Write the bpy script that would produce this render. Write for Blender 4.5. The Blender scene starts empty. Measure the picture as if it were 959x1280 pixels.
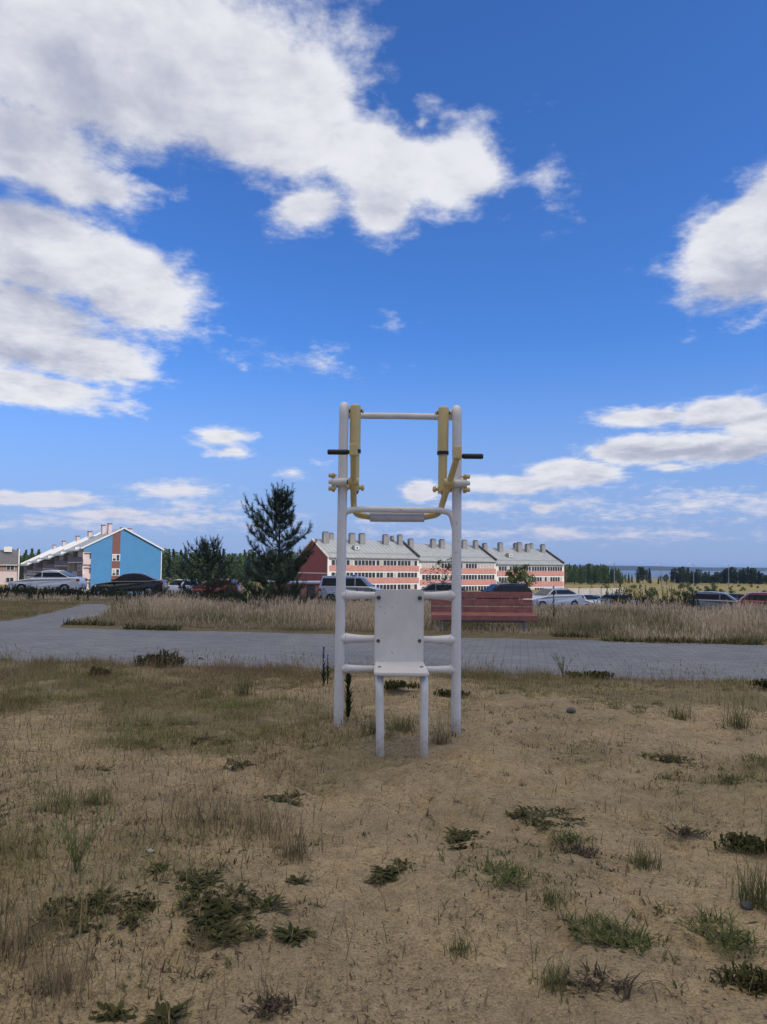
import bpy, bmesh, math, random
import numpy as np
from mathutils import Vector, Matrix

R = math.radians
random.seed(7)
rng = np.random.default_rng(11)
sc = bpy.context.scene
COL = sc.collection

# ------------------------------------------------------------------ camera
EYE = Vector((0, 0, 1.1))
FOC = 967.0
PITCH, ROLL = R(3.99), R(0.40)
_f = Vector((0, math.cos(PITCH), math.sin(PITCH)))
_r0 = Vector((1, 0, 0))
_u0 = Vector((0, -math.sin(PITCH), math.cos(PITCH)))
_r = _r0 * math.cos(ROLL) + _u0 * math.sin(ROLL)
_u = -_r0 * math.sin(ROLL) + _u0 * math.cos(ROLL)
cd = bpy.data.cameras.new('camera')
cam = bpy.data.objects.new('camera', cd)
COL.objects.link(cam)
cd.sensor_fit = 'VERTICAL'
cd.sensor_height = 36.0
cd.sensor_width = 27.0
cd.lens = FOC / 1280 * 36.0
cd.clip_start = 0.05
cd.clip_end = 12000
M4 = Matrix.Identity(4)
for i in range(3):
    M4[i][0], M4[i][1], M4[i][2], M4[i][3] = _r[i], _u[i], -_f[i], EYE[i]
cam.matrix_world = M4
sc.camera = cam

def ray(px, py):
    return _f + _r * ((px - 479.5) / FOC) + _u * ((640 - py) / FOC)

def at(px, py, Y):
    d = ray(px, py)
    return EYE + d * (Y / d.y)

# ------------------------------------------------------------------ view
sc.view_settings.view_transform = 'Standard'
sc.view_settings.look = 'None'
sc.view_settings.exposure = 0.0
sc.view_settings.gamma = 1.0
sc.view_settings.use_curve_mapping = False

# ------------------------------------------------------------------ sun and sky
SUN_EL = R(38)
SUN_AZ = R(118)            # clockwise from the viewing direction (+Y)
SDIR = Vector((math.sin(SUN_AZ) * math.cos(SUN_EL), math.cos(SUN_AZ) * math.cos(SUN_EL), math.sin(SUN_EL)))
sd = bpy.data.lights.new('sun', 'SUN')
sd.energy = 3.2
sd.angle = R(0.53)
sd.color = (1.0, 0.94, 0.85)
so = bpy.data.objects.new('sun', sd)
COL.objects.link(so)
so.rotation_euler = SDIR.to_track_quat('Z', 'Y').to_euler()
so.location = (60, -30, 80)

W = bpy.data.worlds.new('World')
sc.world = W
W.use_nodes = True
SKY_STRENGTH = 0.10

class NT:
    """small helper to write node trees as expressions"""
    def __init__(s, nt):
        s.nt = nt
    def n(s, typ, **kw):
        o = s.nt.nodes.new(typ)
        for k, v in kw.items():
            setattr(o, k, v)
        return o
    def put(s, sock, v):
        if isinstance(v, bpy.types.NodeSocket):
            s.nt.links.new(v, sock)
        elif v is not None:
            if hasattr(sock.default_value, '__len__') and not hasattr(v, '__len__'):
                v = [v] * len(sock.default_value)
            if hasattr(v, '__len__') and len(sock.default_value) == 4 and len(v) == 3:
                v = (*v, 1)
            sock.default_value = v
    def m(s, op, a, b=None, c=None, clamp=False):
        o = s.n('ShaderNodeMath', operation=op, use_clamp=clamp)
        for k, v in enumerate((a, b, c)):
            if v is not None:
                s.put(o.inputs[k], v)
        return o.outputs[0]
    def v(s, op, a, b=None, scale=None):
        o = s.n('ShaderNodeVectorMath', operation=op)
        s.put(o.inputs[0], a)
        if b is not None:
            s.put(o.inputs[1], b)
        if scale is not None:
            s.put(o.inputs['Scale'], scale)
        return o.outputs['Value' if op in ('DOT_PRODUCT', 'LENGTH') else 'Vector']
    def mix(s, f, a, b, blend='MIX'):
        o = s.n('ShaderNodeMix', data_type='RGBA', blend_type=blend)
        s.put(o.inputs[0], f)
        s.put(o.inputs[6], a)
        s.put(o.inputs[7], b)
        return o.outputs[2]
    def noise(s, vec, scale, detail=4, rough=0.5, dist=0.0, dim='3D'):
        o = s.n('ShaderNodeTexNoise', noise_dimensions=dim)
        if vec is not None:
            s.put(o.inputs['Vector'], vec)
        s.put(o.inputs['Scale'], scale)
        s.put(o.inputs['Detail'], detail)
        s.put(o.inputs['Roughness'], rough)
        s.put(o.inputs['Distortion'], dist)
        return o.outputs[0]
    def smooth(s, x, lo, hi, a=0.0, b=1.0):
        o = s.n('ShaderNodeMapRange', interpolation_type='SMOOTHSTEP')
        for k, vv in zip(('Value', 'From Min', 'From Max', 'To Min', 'To Max'), (x, lo, hi, a, b)):
            s.put(o.inputs[k], vv)
        return o.outputs[0]
    def lin(s, x, lo, hi, a=0.0, b=1.0):
        o = s.n('ShaderNodeMapRange')
        for k, vv in zip(('Value', 'From Min', 'From Max', 'To Min', 'To Max'), (x, lo, hi, a, b)):
            s.put(o.inputs[k], vv)
        return o.outputs[0]

# clouds of the sky: centre and half axes were read off the photograph as angles, so each sits in its own direction of the sky
# (px, py, half width, half height, tilt degrees, amount)
CLOUDS = [
    (150, 60, 300, 140, 6, 1.0), (330, 130, 170, 105, 22, 1.0), (60, -70, 420, 120, 0, 1.0), (470, 200, 125, 62, 18, 1.0),
    (570, 215, 80, 62, 0, .9), (380, 262, 70, 36, -15, .7), (478, 255, 50, 55, 0, .8),
    (-30, 170, 190, 75, 8, .9), (90, 225, 110, 40, 14, .7),
    (30, 310, 180, 75, 16, 1.0), (150, 350, 125, 66, 28, 1.0), (205, 390, 62, 44, 0, .6), (-30, 400, 190, 85, 6, 1.0),
    (100, 445, 130, 40, 12, 1.0), (20, 484, 150, 28, 9, 1.0),
    (685, 220, 26, 42, -35, .20), (528, 150, 18, 24, 0, .3), (490, 400, 14, 10, 0, .14),
    (940, 310, 125, 85, -28, 1.0), (1010, 250, 110, 80, -20, 1.0), (870, 350, 60, 40, 0, .4),
    (380, 455, 70, 17, 4, .22), (276, 545, 42, 15, 0, .7), (292, 566, 32, 9, 0, .6),
    (905, 514, 72, 24, -8, .95), (972, 535, 92, 42, 0, 1.0), (800, 523, 80, 16, -3, .85), (795, 564, 88, 26, -2, .95), (890, 560, 80, 26, 0, .95),
    (838, 584, 36, 8, 0, .6), (720, 590, 76, 22, 0, 1.0), (640, 606, 90, 17, 0, .8), (590, 630, 60, 9, 0, .4), (525, 614, 34, 18, 0, .8),
    (676, 636, 20, 8, 0, .6), (690, 664, 40, 6, 0, .6),
    (60, 624, 66, 14, 0, .9), (5, 622, 40, 13, 0, .9), (130, 642, 70, 10, 0, .7), (225, 612, 70, 14, 0, .5), (240, 632, 70, 9, 0, .3),
    (365, 592, 22, 9, 0, .4), (400, 580, 16, 8, 0, .22),
    (860, 632, 240, 24, 0, .34), (700, 668, 280, 12, 0, .30), (180, 652, 260, 13, 0, .36),
]
# the thicker, greyer bodies of the same clouds
GREYS = [(90, 150, 340, 140, 10, .62), (230, 190, 170, 60, 8, .8), (-20, 250, 190, 60, 8, .9), (60, 375, 190, 50, 18, .8), (30, 450, 170, 35, 10, .7),
         (930, 360, 150, 50, -20, .9), (850, 566, 130, 15, 0, .95), (950, 568, 110, 22, 0, .95), (890, 528, 80, 9, -6, .7), (660, 622, 170, 14, 0, .6), (730, 602, 60, 10, 0, .6), (470, 262, 110, 30, 10, .5)]

def ellipses(t, d, lst, soft):
    best = None
    for (px, py, hw, hh, tilt, amt) in lst:
        k = ray(px, py).length
        c = ray(px, py) / k
        a = (_r - c * _r.dot(c)).normalized()
        b = c.cross(a).normalized()
        if b.dot(_u) < 0: b = -b
        ct, st = math.cos(R(tilt)), math.sin(R(tilt))
        a2 = a * ct - b * st
        b2 = a * st + b * ct
        Mr = Matrix((a2, b2, a2.cross(b2))).transposed()
        mp = t.n('ShaderNodeMapping', vector_type='TEXTURE')
        t.put(mp.inputs[0], d)
        mp.inputs['Location'].default_value = c
        mp.inputs['Rotation'].default_value = Mr.to_euler()
        mp.inputs['Scale'].default_value = (hw / FOC / k, hh / FOC / k, .6)
        f = t.m('MULTIPLY_ADD', t.v('LENGTH', mp.outputs[0]), -amt, amt)
        best = f if best is None else t.m('SMOOTH_MAX', best, f, soft)
    return best

def build_world():
    nt = W.node_tree
    nt.nodes.clear()
    t = NT(nt)
    out = t.n('ShaderNodeOutputWorld')
    bg = t.n('ShaderNodeBackground')
    nt.links.new(bg.outputs[0], out.inputs[0])
    bg.inputs[1].default_value = SKY_STRENGTH
    sky = t.n('ShaderNodeTexSky', sky_type='NISHITA')
    sky.sun_disc = False
    sky.sun_elevation = SUN_EL
    sky.sun_rotation = SUN_AZ
    sky.altitude = 200
    sky.air_density = 1.0
    sky.dust_density = 0.6
    sky.ozone_density = 2.2
    tc = t.n('ShaderNodeTexCoord')
    d = tc.outputs['Generated']
    sep = t.n('ShaderNodeSeparateXYZ')
    nt.links.new(d, sep.inputs[0])
    X, Y, Z = sep.outputs
    S = lambda *c: tuple(v / SKY_STRENGTH for v in c)
    skyc = t.mix(1.0, sky.outputs[0], SKY_TINT, 'MULTIPLY')
    skyc = t.mix(t.smooth(Z, 0.30, 0.0, 0, .85), skyc, S(0.31, 0.405, 0.70))
    p = t.v('SCALE', d, scale=t.m('DIVIDE', 1.0, t.m('ADD', t.m('MAXIMUM', Z, 0.0), 0.16)))
    n1 = t.noise(p, 4.2, 9, 0.60, 0.15)
    n2 = t.noise(p, 17.0, 6, 0.66, 0.0)
    n1b = t.noise(t.v('ADD', p, (0.050, -0.01, 0.040)), 4.2, 5, 0.60, 0.15)
    nn = t.m('ADD', t.m('MULTIPLY', t.m('SUBTRACT', n1, 0.5), 1.35), t.m('MULTIPLY', t.m('SUBTRACT', n2, 0.5), 0.80))
    best = ellipses(t, d, CLOUDS, .14)
    best = t.m('ADD', best, t.smooth(best, .15, .6, 0, .28))
    # unseen fill light added to the sky: broken cloud behind the camera, bright cap overhead
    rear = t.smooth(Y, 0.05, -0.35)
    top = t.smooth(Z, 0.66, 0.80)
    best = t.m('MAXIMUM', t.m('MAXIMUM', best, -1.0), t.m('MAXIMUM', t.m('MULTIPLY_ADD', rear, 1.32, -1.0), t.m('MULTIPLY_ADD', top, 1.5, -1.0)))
    d0 = t.m('ADD', best, nn)
    grey = t.m('MAXIMUM', ellipses(t, d, GREYS, .25), 0.0)
    alpha = t.smooth(d0, -0.06, 0.58)
    lit = t.m('MULTIPLY_ADD', t.m('SUBTRACT', n1, n1b), 2.1, 0.86)
    lit = t.m('ADD', lit, t.m('MULTIPLY', t.m('SUBTRACT', n2, .5), .45))
    lit = t.m('SUBTRACT', lit, t.m('MULTIPLY', grey, .95))
    lit = t.m('SUBTRACT', lit, t.m('MULTIPLY', t.smooth(d0, 0.3, 1.3), 0.22))
    cc = t.mix(t.smooth(lit, -0.25, 1.05), S(0.41, 0.44, 0.56), S(0.84, 0.845, 0.89))
    cc = t.mix(t.smooth(Z, 0.16, 0.0, 0, .6), cc, S(0.52, 0.51, 0.70))
    cc = t.mix(rear, cc, S(*REAR_FILL))
    cc = t.mix(top, cc, S(*TOP_FILL))
    alpha = t.m('MULTIPLY', alpha, t.smooth(Z, -0.02, 0.05, 0.0, 0.97))
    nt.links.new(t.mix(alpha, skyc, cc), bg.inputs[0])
REAR_FILL = (0.335, 0.345, 0.385)
TOP_FILL = (1.78, 1.58, 1.22)
SKY_TINT = (0.53, 1.0, 1.75)
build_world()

# ------------------------------------------------------------------ numeric noise and terrain
def vnoise(x, y, seed=0):
    x = np.asarray(x, float); y = np.asarray(y, float)
    xi = np.floor(x).astype(np.int64); yi = np.floor(y).astype(np.int64)
    fx = x - xi; fy = y - yi
    fx = fx * fx * (3 - 2 * fx); fy = fy * fy * (3 - 2 * fy)
    def h(a, b):
        n = (a * 374761393 + b * 668265263 + seed * 1442695041) & 0xffffffff
        n = ((n ^ (n >> 13)) * 1274126177) & 0xffffffff
        n = (n ^ (n >> 16)) & 0xffffffff
        return n / 4294967295.0
    return (h(xi, yi) * (1 - fx) + h(xi + 1, yi) * fx) * (1 - fy) + (h(xi, yi + 1) * (1 - fx) + h(xi + 1, yi + 1) * fx) * fy

def fbm(x, y, o=4, seed=0, gain=0.5):
    s = 0.0; a = 1.0; n = 0.0
    for k in range(o):
        s = s + a * vnoise(x * 2 ** k + 17.3 * k, y * 2 ** k - 9.1 * k, seed + k)
        n += a; a *= gain
    return s / n

def sstep(x, a, b):
    t = np.clip((x - a) / (b - a), 0, 1)
    return t * t * (3 - 2 * t)

YS = [-200, 19, 28, 50, 60, 80, 110, 150, 350, 600, 740, 800, 2900, 3000, 3250, 3600, 6000]
ZS = [0, 0, -.30, -1.38, -1.80, -2.7, -3.9, -5.0, -5.6, -6.6, -10.3, -13, -13, -9.0, -2.0, 3.0, 3.0]

def near_edge(x): return 8.12 - .15 * x
def far_edge(x): return 12.25 - .20 * x
def path_mask(x, y):
    """above 0 inside the paved path or its side branch, in metres from the edge"""
    main = np.minimum(y - near_edge(x), far_edge(x) - y)
    cx = np.interp(y, [9, 13.3, 17, 20, 26], [-6.7, -6.6, -6.7, -7.5, -9.6])
    hw = np.interp(y, [9, 13.3, 15, 20, 26], [1.9, 1.0, .62, .48, .45])
    br = np.minimum(np.minimum(hw - np.abs(x - cx), y - 10), 26 - y)
    return np.maximum(main, br)

# trodden footprints in the bare sand
_fr = random.Random(21)
FOOT = [(_fr.gauss(.5, 1.0), 2.2 + 3.6 * _fr.random(), _fr.random() * 6.28) for _ in range(70)]

def tz(x, y, fine=True):
    x = np.asarray(x, float); y = np.asarray(y, float)
    z = np.interp(y, YS, ZS)
    z = z - .025 * np.clip(x, -60, 60) * sstep(y, 18, 50) * (1 - sstep(y, 90, 170))
    z = z + np.where(y > 3000, ((fbm(x / 420, y / 500, 5, 5) - .5) * 16 + 7 * (1 - sstep(x, 800, 1700))) * sstep(y, 3000, 3300), 0)
    if fine:
        nr = 1 - sstep(y, 20, 40)
        b = (fbm(x * .8, y * .8, 3, 1) - .5) * .09 + (fbm(x * 3.1, y * 3.1, 3, 2) - .5) * .065 + (fbm(x * 11, y * 11, 3, 3) - .5) * .034
        pm = path_mask(x, y) + (fbm(x * 2.2, y * 2.2, 3, 8) - .5) * .35
        z = z + b * nr * (1 - sstep(pm, -1.0, -.35) * .93)
        z = z + .022 * nr - .09 * sstep(pm, -.10, .14) * nr
        if x.size > 50:
            for (fx, fy, fa) in FOOT:
                ca, sa = math.cos(fa), math.sin(fa)
                u = ((x - fx) * ca + (y - fy) * sa) / .125; v = (-(x - fx) * sa + (y - fy) * ca) / .052
                q = u * u + v * v
                near = q < 6
                z = np.where(near, z - .020 * np.exp(-q * q * .9) + .007 * np.exp(-(np.sqrt(q) - 1.35) ** 2 * 9), z)
        # a low sand heap round the left foot of the machine
        z = z + .035 * np.exp(-(((x + .33) / .25) ** 2 + ((y - 5.1) / .25) ** 2))
    return z

def tz1(x, y): return float(tz(np.array([x]), np.array([y]))[0])

def gnd(px, py):
    """where the line of sight through a photo pixel meets the ground"""
    d = ray(px, py)
    t = .5 * 1.004 ** np.arange(1500)
    lo = hi = None
    for _ in range(2):
        z = tz(EYE.x + d.x * t, EYE.y + d.y * t)
        k = int(np.argmax(EYE.z + d.z * t <= z))
        lo, hi = t[max(k - 1, 0)], t[k]
        t = np.linspace(lo, hi, 40)
    return EYE + d * hi

# ------------------------------------------------------------------ materials
MATS = {}
def mat(name, col, rough=.6, metal=0.0, var=.15, scale=6.0, bump=0.0, bscale=40.0, col2=None, spec=.5, coat=0.0):
    if name in MATS: return MATS[name]
    m = bpy.data.materials.new(name)
    m.use_nodes = True
    t = NT(m.node_tree)
    b = m.node_tree.nodes['Principled BSDF']
    tc = t.n('ShaderNodeTexCoord')
    nz = t.noise(tc.outputs['Object'], scale, 5, .6)
    f = t.smooth(nz, .3, .7)
    lo = col2 if col2 else tuple(c * (1 - var) for c in col)
    hi = tuple(min(1, c * (1 + (var if not col2 else 0))) for c in col)
    t.put(b.inputs['Base Color'], t.mix(f, lo, hi))
    b.inputs['Metallic'].default_value = metal
    t.put(b.inputs['Roughness'], t.lin(t.noise(tc.outputs['Object'], scale * 4, 3, .6), .3, .7, max(.02, rough - .08), min(1, rough + .08)))
    b.inputs['Specular IOR Level'].default_value = spec
    b.inputs['Coat Weight'].default_value = coat
    if bump:
        bn = t.n('ShaderNodeBump')
        bn.inputs['Strength'].default_value = 1
        bn.inputs['Distance'].default_value = bump
        t.put(bn.inputs['Height'], t.noise(tc.outputs['Object'], bscale, 5, .6))
        m.node_tree.links.new(bn.outputs[0], b.inputs['Normal'])
    MATS[name] = m
    return m

def mat_attr(name, rough=.75, trans=.25, spec=.25):
    """base colour of each blade or leaf is stored on the mesh"""
    m = bpy.data.materials.new(name)
    m.use_nodes = True
    t = NT(m.node_tree)
    b = m.node_tree.nodes['Principled BSDF']
    a = t.n('ShaderNodeAttribute', attribute_name='Col')
    t.put(b.inputs['Base Color'], a.outputs['Color'])
    b.inputs['Roughness'].default_value = rough
    b.inputs['Specular IOR Level'].default_value = spec
    tr = t.n('ShaderNodeBsdfTranslucent')
    t.put(tr.inputs[0], a.outputs['Color'])
    mx = t.n('ShaderNodeMixShader')
    mx.inputs[0].default_value = trans
    L = m.node_tree.links
    L.new(b.outputs[0], mx.inputs[1]); L.new(tr.outputs[0], mx.inputs[2])
    L.new(mx.outputs[0], m.node_tree.nodes['Material Output'].inputs[0])
    MATS[name] = m
    return m

def mat_ground():
    m = bpy.data.materials.new('ground_soil')
    m.use_nodes = True
    t = NT(m.node_tree)
    b = m.node_tree.nodes['Principled BSDF']
    a = t.n('ShaderNodeAttribute', attribute_name='Col')
    geo = t.n('ShaderNodeNewGeometry')
    P = geo.outputs['Position']
    n1 = t.noise(P, 1.3, 6, .6)
    n2 = t.noise(P, 14, 6, .65)
    n3 = t.noise(P, 130, 4, .7)
    n4 = t.noise(P, 45, 5, .7, .6)
    c = t.mix(1, a.outputs['Color'], t.mix(t.smooth(n1, .32, .68), (.80, .80, .82), (1.14, 1.12, 1.08)), 'MULTIPLY')
    c = t.mix(1, c, t.mix(t.smooth(n2, .3, .7), (.80, .79, .78), (1.13, 1.12, 1.11)), 'MULTIPLY')
    c = t.mix(1, c, t.mix(t.smooth(n3, .35, .65), (.70, .69, .68), (1.17, 1.17, 1.16)), 'MULTIPLY')
    n5 = t.noise(P, 75, 3, .5, 1.2)
    c = t.mix(t.m('MULTIPLY', t.smooth(n5, .62, .70), t.smooth(n2, .42, .6, .25, .8)), c, (.085, .062, .042))
    litter = t.m('MULTIPLY', t.smooth(n4, .55, .65), t.smooth(n1, .34, .58))
    c = t.mix(t.m('MULTIPLY', litter, .68), c, (.075, .055, .038))
    t.put(b.inputs['Base Color'], c)
    b.inputs['Roughness'].default_value = .95
    b.inputs['Specular IOR Level'].default_value = .15
    bn = t.n('ShaderNodeBump'); bn.inputs['Distance'].default_value = .03; bn.inputs['Strength'].default_value = .9
    t.put(bn.inputs['Height'], t.m('ADD', t.m('MULTIPLY', n2, .7), t.m('ADD', t.m('MULTIPLY', n4, .35), t.m('MULTIPLY', n3, .22))))
    m.node_tree.links.new(bn.outputs[0], b.inputs['Normal'])
    return m

def mat_pavers():
    m = bpy.data.materials.new('grey_pavers')
    m.use_nodes = True
    t = NT(m.node_tree)
    b = m.node_tree.nodes['Principled BSDF']
    geo = t.n('ShaderNodeNewGeometry')
    mp = t.n('ShaderNodeMapping')
    mp.inputs['Rotation'].default_value = (0, 0, R(10))
    t.put(mp.inputs[0], geo.outputs['Position'])
    br = t.n('ShaderNodeTexBrick')
    t.put(br.inputs['Vector'], mp.outputs[0])
    br.inputs['Scale'].default_value = 1
    br.inputs['Brick Width'].default_value = .20
    br.inputs['Row Height'].default_value = .10
    br.inputs['Mortar Size'].default_value = .006
    br.inputs['Mortar Smooth'].default_value = .4
    br.inputs['Color1'].default_value = (.155, .162, .178, 1)
    br.inputs['Color2'].default_value = (.205, .212, .228, 1)
    br.inputs['Mortar'].default_value = (.10, .095, .09, 1)
    n1 = t.noise(geo.outputs['Position'], .6, 6, .65)
    n2 = t.noise(geo.outputs['Position'], 90, 4, .6)
    c = t.mix(1, br.outputs[0], t.mix(t.smooth(n1, .3, .7), (.86, .86, .87), (1.1, 1.09, 1.06)), 'MULTIPLY')
    c = t.mix(1, c, t.mix(n2, (.8, .8, .8), (1.2, 1.2, 1.2)), 'MULTIPLY')
    n3 = t.noise(geo.outputs['Position'], 2.3, 6, .7, .5)
    c = t.mix(t.m('MULTIPLY', t.smooth(n3, .58, .78), .45), c, (.24, .19, .14))
    t.put(b.inputs['Base Color'], c)
    b.inputs['Roughness'].default_value = .85
    bn = t.n('ShaderNodeBump'); bn.inputs['Distance'].default_value = .004
    t.put(bn.inputs['Height'], t.m('SUBTRACT', t.m('MULTIPLY', n2, .4), br.outputs['Fac']))
    m.node_tree.links.new(bn.outputs[0], b.inputs['Normal'])
    return m

M_BLADE = mat_attr('grass_blades', .8, .38, .12)
M_LEAF = mat_attr('leaves', .75, .28, .12)
M_NEEDLE = mat_attr('pine_needles', .55, .10, .35)
def mat_paint(name, col, rough, dirt=True):
    m = bpy.data.materials.new(name)
    m.use_nodes = True
    t = NT(m.node_tree)
    b = m.node_tree.nodes['Principled BSDF']
    tc = t.n('ShaderNodeTexCoord'); P = tc.outputs['Object']
    n1 = t.noise(P, 7, 5, .6); n2 = t.noise(P, 55, 5, .65, .4); n3 = t.noise(P, 170, 3, .6)
    c = t.mix(t.smooth(n1, .3, .7), tuple(v * .93 for v in col), tuple(min(1, v * 1.04) for v in col))
    # scuffs, grime and chipped spots showing rust
    c = t.mix(t.m('MULTIPLY', t.smooth(n2, .56, .72), .30), c, tuple(v * .62 for v in col))
    chip = t.m('MULTIPLY', t.smooth(n2, .665, .68), t.smooth(n1, .45, .6))
    c = t.mix(t.m('MULTIPLY', chip, .9), c, (.13, .065, .035))
    if dirt:
        sp = t.n('ShaderNodeSeparateXYZ'); m.node_tree.links.new(P, sp.inputs[0])
        splash = t.m('MULTIPLY', t.smooth(t.m('ADD', sp.outputs[2], t.m('MULTIPLY', t.m('SUBTRACT', n2, .5), .3)), .20, .02), t.smooth(n3, .35, .6, .25, .8))
        c = t.mix(splash, c, (.26, .20, .13))
    t.put(b.inputs['Base Color'], c)
    t.put(b.inputs['Roughness'], t.lin(n2, .3, .7, rough - .07, rough + .15))
    bn = t.n('ShaderNodeBump'); bn.inputs['Distance'].default_value = .0012; bn.inputs['Strength'].default_value = .8
    t.put(bn.inputs['Height'], t.m('SUBTRACT', t.m('MULTIPLY', n3, .3), chip))
    m.node_tree.links.new(bn.outputs[0], b.inputs['Normal'])
    MATS[name] = m
    return m
M_WHITE = mat_paint('white_paint', (.72, .70, .69), .38)
M_CREAM = mat_paint('cream_paint', (.62, .49, .22), .42, False)
M_PLATE = mat_paint('white_plate', (.635, .61, .585), .44, False)
M_GREYPAD = mat('pale_grey_pad', (.52, .51, .54), .55, var=.05, scale=14)
M_BLACK = mat('black_rubber', (.018, .018, .022), .55, var=.2)
M_STEEL = mat('galvanised_steel', (.34, .35, .37), .42, .85, var=.15, scale=30)
M_DKSTEEL = mat('dark_steel', (.10, .10, .11), .5, .6, var=.2, scale=30)

# ------------------------------------------------------------------ mesh helpers
class MB:
    def __init__(s):
        s.v = []; s.f = []; s.mi = []; s.sm = []
        s.mats = []
    def slot(s, m):
        if m not in s.mats: s.mats.append(m)
        return s.mats.index(m)
    def add(s, vs, fs, m=None, smooth=False):
        o = len(s.v)
        s.v += [tuple(p) for p in vs]
        k = s.slot(m)
        for f in fs:
            s.f.append([i + o for i in f]); s.mi.append(k); s.sm.append(smooth)
        return s
    def box(s, c, size, m=None, rz=0.0, rot=None, bev=0.0):
        hx, hy, hz = size[0] / 2, size[1] / 2, size[2] / 2
        Mx = rot if rot is not None else Matrix.Rotation(rz, 3, 'Z')
        c = Vector(c)
        if bev <= 0:
            vs = [c + Mx @ Vector((x, y, z)) for z in (-hz, hz) for x, y in ((-hx, -hy), (hx, -hy), (hx, hy), (-hx, hy))]
            return s.add(vs, [(3, 2, 1, 0), (4, 5, 6, 7), (0, 1, 5, 4), (1, 2, 6, 5), (2, 3, 7, 6), (3, 0, 4, 7)], m)
        bm = bmesh.new()
        bmesh.ops.create_cube(bm, size=1)
        for v in bm.verts: v.co = Vector((v.co.x * size[0], v.co.y * size[1], v.co.z * size[2]))
        bmesh.ops.bevel(bm, geom=bm.edges[:], offset=bev, segments=2, affect='EDGES', profile=.6)
        bm.verts.index_update()
        vs = [c + Mx @ v.co for v in bm.verts]
        fs = [[v.index for v in f.verts] for f in bm.faces]
        bm.free()
        return s.add(vs, fs, m)
    def tube(s, pts, rad, m=None, n=14, cap=True):
        pts = [Vector(p) for p in pts]
        k = len(pts)
        if not hasattr(rad, '__len__'): rad = [rad] * k
        tang = []
        for i in range(k):
            a = pts[max(i - 1, 0)]; b = pts[min(i + 1, k - 1)]
            tang.append((b - a).normalized())
        ref = Vector((0, 0, 1)) if abs(tang[0].z) < .9 else Vector((0, 1, 0))
        nx = tang[0].cross(ref).normalized()
        vs = []; fs = []
        for i in range(k):
            nx = (nx - tang[i] * nx.dot(tang[i])).normalized()
            ny = tang[i].cross(nx)
            for j in range(n):
                a = 2 * math.pi * j / n
                vs.append(pts[i] + (nx * math.cos(a) + ny * math.sin(a)) * rad[i])
        for i in range(k - 1):
            for j in range(n):
                fs.append((i * n + j, i * n + (j + 1) % n, (i + 1) * n + (j + 1) % n, (i + 1) * n + j))
        s.add(vs, fs, m, True)
        if cap:
            s.add(vs[:n], [tuple(range(n - 1, -1, -1))], m)
            s.add(vs[-n:], [tuple(range(n))], m)
        return s
    def build(s, name, parent=None, mtx=None, link=True):
        me = bpy.data.meshes.new(name)
        me.from_pydata(s.v, [], s.f)
        for mm in s.mats:
            me.materials.append(mm)
        me.polygons.foreach_set('material_index', s.mi)
        me.polygons.foreach_set('use_smooth', s.sm)
        me.update()
        o = bpy.data.objects.new(name, me)
        COL.objects.link(o)
        if parent is not None: o.parent = parent
        return o

def empty(name, loc, rz=0.0):
    o = bpy.data.objects.new(name, None)
    COL.objects.link(o)
    o.empty_display_size = .2
    o.location = loc
    o.rotation_euler = (0, 0, rz)
    return o

def tag(o, label, cat, group=None):
    o['label'] = label
    o['category'] = cat
    if group: o['group'] = group
    return o

def kind(o, k):
    o['kind'] = k
    return o

def copy_tree(o, parent=None):
    c = o.copy()
    COL.objects.link(c)
    if parent is not None: c.parent = parent
    for ch in list(o.children):
        copy_tree(ch, c)
    return c

def spline(pts, n=8):
    """rounded polyline through control points (Catmull-Rom)"""
    pts = [Vector(p) for p in pts]
    P = [pts[0] * 2 - pts[1]] + pts + [pts[-1] * 2 - pts[-2]]
    out = []
    for i in range(1, len(P) - 2):
        for k in range(n):
            t = k / n
            a, b, c, d = P[i - 1], P[i], P[i + 1], P[i + 2]
            out.append(.5 * ((2 * b) + (c - a) * t + (2 * a - 5 * b + 4 * c - d) * t * t + (3 * b - 3 * c + d - a) * t ** 3))
    out.append(pts[-1])
    return out

def fillet(pts, r, n=6):
    """polyline with its corners rounded"""
    pts = [Vector(p) for p in pts]
    out = [pts[0]]
    for i in range(1, len(pts) - 1):
        a = (pts[i - 1] - pts[i]); b = (pts[i + 1] - pts[i])
        rr = min(r, a.length * .49, b.length * .49)
        p0 = pts[i] + a.normalized() * rr; p1 = pts[i] + b.normalized() * rr
        for k in range(n + 1):
            t = k / n
            out.append(p0 * (1 - t) ** 2 + pts[i] * 2 * t * (1 - t) + p1 * t * t)
    out.append(pts[-1])
    return out

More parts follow.
